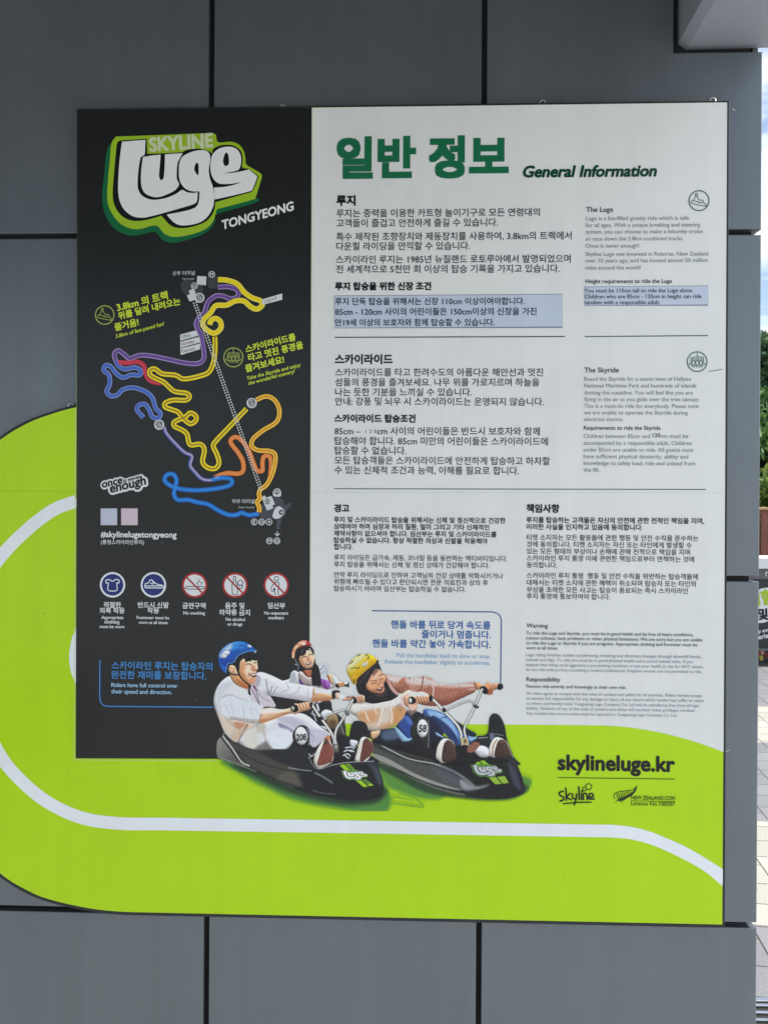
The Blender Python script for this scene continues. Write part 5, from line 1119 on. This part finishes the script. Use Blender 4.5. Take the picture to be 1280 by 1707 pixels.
# lettering of the screen, on its own plane
def flat_ink(c): return ink(c, .5)
def sfill(name, pts, c, yy):
    mb = MB(); v = [on_ray(x, y, FD) for x, y in pts]
    tri = tessellate_polygon([[Vector((p.x, p.z, 0)) for p in v]]); fs = []
    for t in tri:
        a, b_, c_ = (Vector((v[i].x, v[i].z, 0)) for i in t); fs.append(t if (b_-a).cross(c_-a).z > 0 else t[::-1])
    mb.add([(p.x, Y_-yy, p.z) for p in v], fs); return sc(mb, name, flat_ink(c))
sfill("letter_backing", [(1248, 985), (1262, 984), (1268, 981), (1300, 976), (1300, 1034), (1281, 1035), (1272, 1038), (1262, 1038.5), (1250, 1040)], (236, 240, 240), .003)
def stext(name, s, x0, y0, x1, y1, c, yy, bold, tall=1):
    mb = MB(); a = on_ray(x0, y0, FD); b_ = on_ray(x1, y1, FD); v, f = glyphs(s, 0)
    e = Vector((b_.x-a.x, b_.z-a.z)); L = e.length; e /= L; n = Vector((-e.y, e.x)); k = L/(v[:, 0].max()-v[:, 0].min()); mn = v[:, 0].min()
    for i in range(6):
        ox, oy = bold*math.cos(i*math.pi/3), bold*math.sin(i*math.pi/3)
        mb.add([(a.x+e.x*(p[0]-mn+ox)*k+n.x*(p[1]+oy)*k*tall, Y_-yy-.0004*i, a.z+e.y*(p[0]-mn+ox)*k+n.y*(p[1]+oy)*k*tall) for p in v], f)
    return sc(mb, name, flat_ink(c))
stext("letter_green", "체험", 1244.5, 1008.5, 1289, 1004.5, (176, 206, 40), .006, .05)
stext("letter_black", "및", 1263.2, 1031.5, 1278.4, 1031, (24, 24, 26), .006, .05)
stext("letter_white", "pick-up and", 1243, 1058.5, 1281, 1052, (228, 230, 230), .006, .04)
stext("letter_white", "batteries", 1246, 1068.5, 1284, 1062, (228, 230, 230), .006, .04)
for k, (a, c) in enumerate((((1266, 1092), (150, 58, 52)), ((1273, 1089), (196, 150, 140)), ((1279, 1094), (120, 40, 38)), ((1271, 1099), (180, 164, 60)))):
    sfill("red_motif", smooth_c([(a[0]-3, a[1]-4), (a[0]+2, a[1]-5), (a[0]+3.5, a[1]), (a[0]+1, a[1]+4), (a[0]-2.5, a[1]+2)], 3), c, .0+.0005*k-.045)
sfill("white_frame", [(1274, 953), (1296, 953), (1296, 955), (1276, 955), (1276, 961), (1274.4, 961)], (220, 224, 224), .014)

# red-brown slatted timber fence behind the screen
FY = Y_+2.2; fd = FY+DIST
fen = empty("timber_fence", (on_ray(1268, 900, fd).x+1.5, FY, 0))
tag(fen, "red-brown slatted timber fence with pale top rail behind the white coping", "fence")
M_RED = mottled("red_brown_timber", (.24, .085, .06), .25, 12, .65, 0, (60, .3, .003), stretch=(6, 6, .6)); M_RAIL = mottled("pale_timber_rail", (.56, .34, .2), .15, 9, .6, stretch=(.6, 5, 5))
def fz(y): return on_ray(1268, y, fd).z
fx = on_ray(1268, 900, fd).x-7.2
def fb(mb, name, mat): o = mb.build(name, mat); o.parent = fen; o.matrix_parent_inverse = Matrix.Translation(-fen.location); return o
mb = MB(); mb.box((fx, FY-.05, fz(850)), (fx+14.2, FY+.08, fz(845.6)), .006); fb(mb, "top_rail", M_RAIL)
for k in range(88):
    x = fx+.16*k; mb = MB(); mb.box((x, FY, .25), (x+.142, FY+.024, fz(850.4)), .003); fb(mb, "slat", M_RED)
for k in range(9):
    x = fx+.4+1.6*k; mb = MB(); mb.box((x, FY+.026, 0), (x+.09, FY+.11, fz(850.6)), .004); fb(mb, "post", M_RED)
mb = MB(); mb.box((fx, FY-.03, .5), (fx+14.2, FY-.001, .58), .004); fb(mb, "lower_rail", M_RED)

# ---------------------------------------------------------------- trees beyond the fence
def leaf_mat(name, a, b):
    m, nt, bs = new_mat(name)
    gi = nt.nodes.new("ShaderNodeNewGeometry"); r = ramp(nt, gi, a, b, 0, 1, 'Random Per Island'); nt.links.new(r.outputs['Color'], bs.inputs['Base Color'])
    bs.inputs['Roughness'].default_value = .5
    tr = nt.nodes.new("ShaderNodeBsdfTranslucent"); nt.links.new(r.outputs['Color'], tr.inputs['Color']); ms = nt.nodes.new("ShaderNodeMixShader"); ms.inputs[0].default_value = .3
    o = nt.nodes["Material Output"]; nt.links.new(bs.outputs[0], ms.inputs[1]); nt.links.new(tr.outputs[0], ms.inputs[2]); nt.links.new(ms.outputs[0], o.inputs['Surface'])
    return m
M_LEAF = leaf_mat("deep_green_leaves", (.05, .13, .035), (.15, .29, .07)); M_LEAF2 = leaf_mat("yellow_green_leaves", (.10, .19, .03), (.26, .36, .07)); M_LEAF3 = leaf_mat("blue_green_leaves", (.05, .12, .06), (.14, .25, .10))
M_BARK = mottled("bark", (.10, .075, .055), .3, 9, .85, 0, (30, .6, .01), stretch=(3, 3, .6))
def crown(clumps, n, size, seed):
    r = np.random.default_rng(seed); V = []; Fc = []
    for (c, rad) in clumps:
        k = int(n*rad[0]*rad[1]*rad[2]*8)
        d = r.normal(size=(k, 3)); d /= np.linalg.norm(d, axis=1)[:, None]; q = r.random(k)**.45
        p = np.array(c)+d*q[:, None]*np.array(rad)
        a = r.normal(size=(k, 3)); a /= np.linalg.norm(a, axis=1)[:, None]; a[:, 2] -= .35; bq = np.cross(a, r.normal(size=(k, 3))); bq /= np.linalg.norm(bq, axis=1)[:, None]
        s = size*(.6+.8*r.random(k))[:, None]
        base = len(V)*0
        quad = np.stack([p-a*s, p+bq*s*.42+a*s*.1, p+a*s, p-bq*s*.42+a*s*.1], 1).reshape(-1, 3)
        V.append(quad)
    V = np.concatenate(V); Fc = np.arange(len(V)).reshape(-1, 4)
    return V, Fc
def tree(name, x, y, h, w, mat, label, seed, group, cat="tree", low=.25, leaf=.085, dens=620):
    rr = random.Random(seed); o = empty(name, (x, y, 0)); tag(o, label, cat, group)
    cl = []
    for k in range(16):
        a = rr.uniform(0, 6.283); zf = rr.uniform(low, .93); ww = w*math.sin(min(1, (1.06-zf)*1.5+.25)*1.45)*rr.uniform(.25, .8)
        cl.append(((math.cos(a)*ww, math.sin(a)*ww, h*zf), (w*rr.uniform(.26, .44), w*rr.uniform(.26, .44), h*rr.uniform(.08, .14))))
    V, Fc = crown(cl, dens, leaf, seed)
    link("crown", V, Fc, mat, o)
    mb = MB(); mb.tube([(0, 0, -.1), (.03, .02, h*.3), (-.04, .04, h*.6), (.02, 0, h*.85)], [.035*h*.5, .028*h*.5, .018*h*.5, .005*h])
    for k in range(5):
        c = cl[k][0]; z0 = h*rr.uniform(.25, .55); mb.tube([(0, .02, z0), (c[0]*.5, c[1]*.5, (z0+c[2])/2+.1), c], [.012*h*.5, .008*h*.5, .003*h])
    mb.build("trunk", M_BARK, o, True)
TY = FY+1.6
def txp(x, dist): return on_ray(x, 853, dist).x
G1 = "trees beyond the timber fence"
tree("broadleaf_tree", txp(1292, TY+4+DIST), TY+4, 5.1, 1.7, M_LEAF3, "tall blue-green tree showing highest against the sky beside the wall", 3, G1)
tree("broadleaf_tree", txp(1236, TY+5+DIST), TY+5, 4.9, 1.6, M_LEAF, "deep green tree mostly hidden behind the building corner", 4, G1)
tree("broadleaf_tree", txp(1262, TY+2.2+DIST), TY+2.2, 3.9, 1.35, M_LEAF, "mid-height deep green tree between tall tree and pale shrubs", 5, G1)
tree("broadleaf_tree", txp(1420, TY+5+DIST), TY+5, 5.6, 2.0, M_LEAF, "broad deep green tree farther along the fence from the wall", 8, G1)
tree("broadleaf_tree", txp(1580, TY+4+DIST), TY+4, 5.0, 1.9, M_LEAF3, "blue-green tree at the far end of the fence", 9, G1)
for k, (q, hh, ml, lb) in enumerate(((1090, 4.7, M_LEAF3, "blue-green tree behind the building, two trunks from its corner"), (900, 5.2, M_LEAF, "deep green tree far behind the building wall"))):
    tree("broadleaf_tree", txp(q, TY+4+DIST), TY+4, hh, 1.8, ml, lb, 21+k, G1)
G2 = "pale shrubs along the timber fence"
tree("leafy_shrub", txp(1262, TY+DIST), TY, 2.35, .8, M_LEAF2, "yellow-green shrub just above the fence rail at the wall corner", 11, G2, "shrub", .3, .06, 1100)
tree("leafy_shrub", txp(1322, TY+DIST), TY+.1, 2.3, .85, M_LEAF2, "yellow-green shrub second along the fence from the wall corner", 12, G2, "shrub", .3, .06, 1100)
tree("leafy_shrub", txp(1400, TY+DIST), TY, 2.2, .8, M_LEAF2, "yellow-green shrub third along the fence from the wall corner", 13, G2, "shrub", .3, .06, 1100)
bpy.data.scenes.remove(_ts); bpy.data.objects.remove(_to, do_unlink=True)
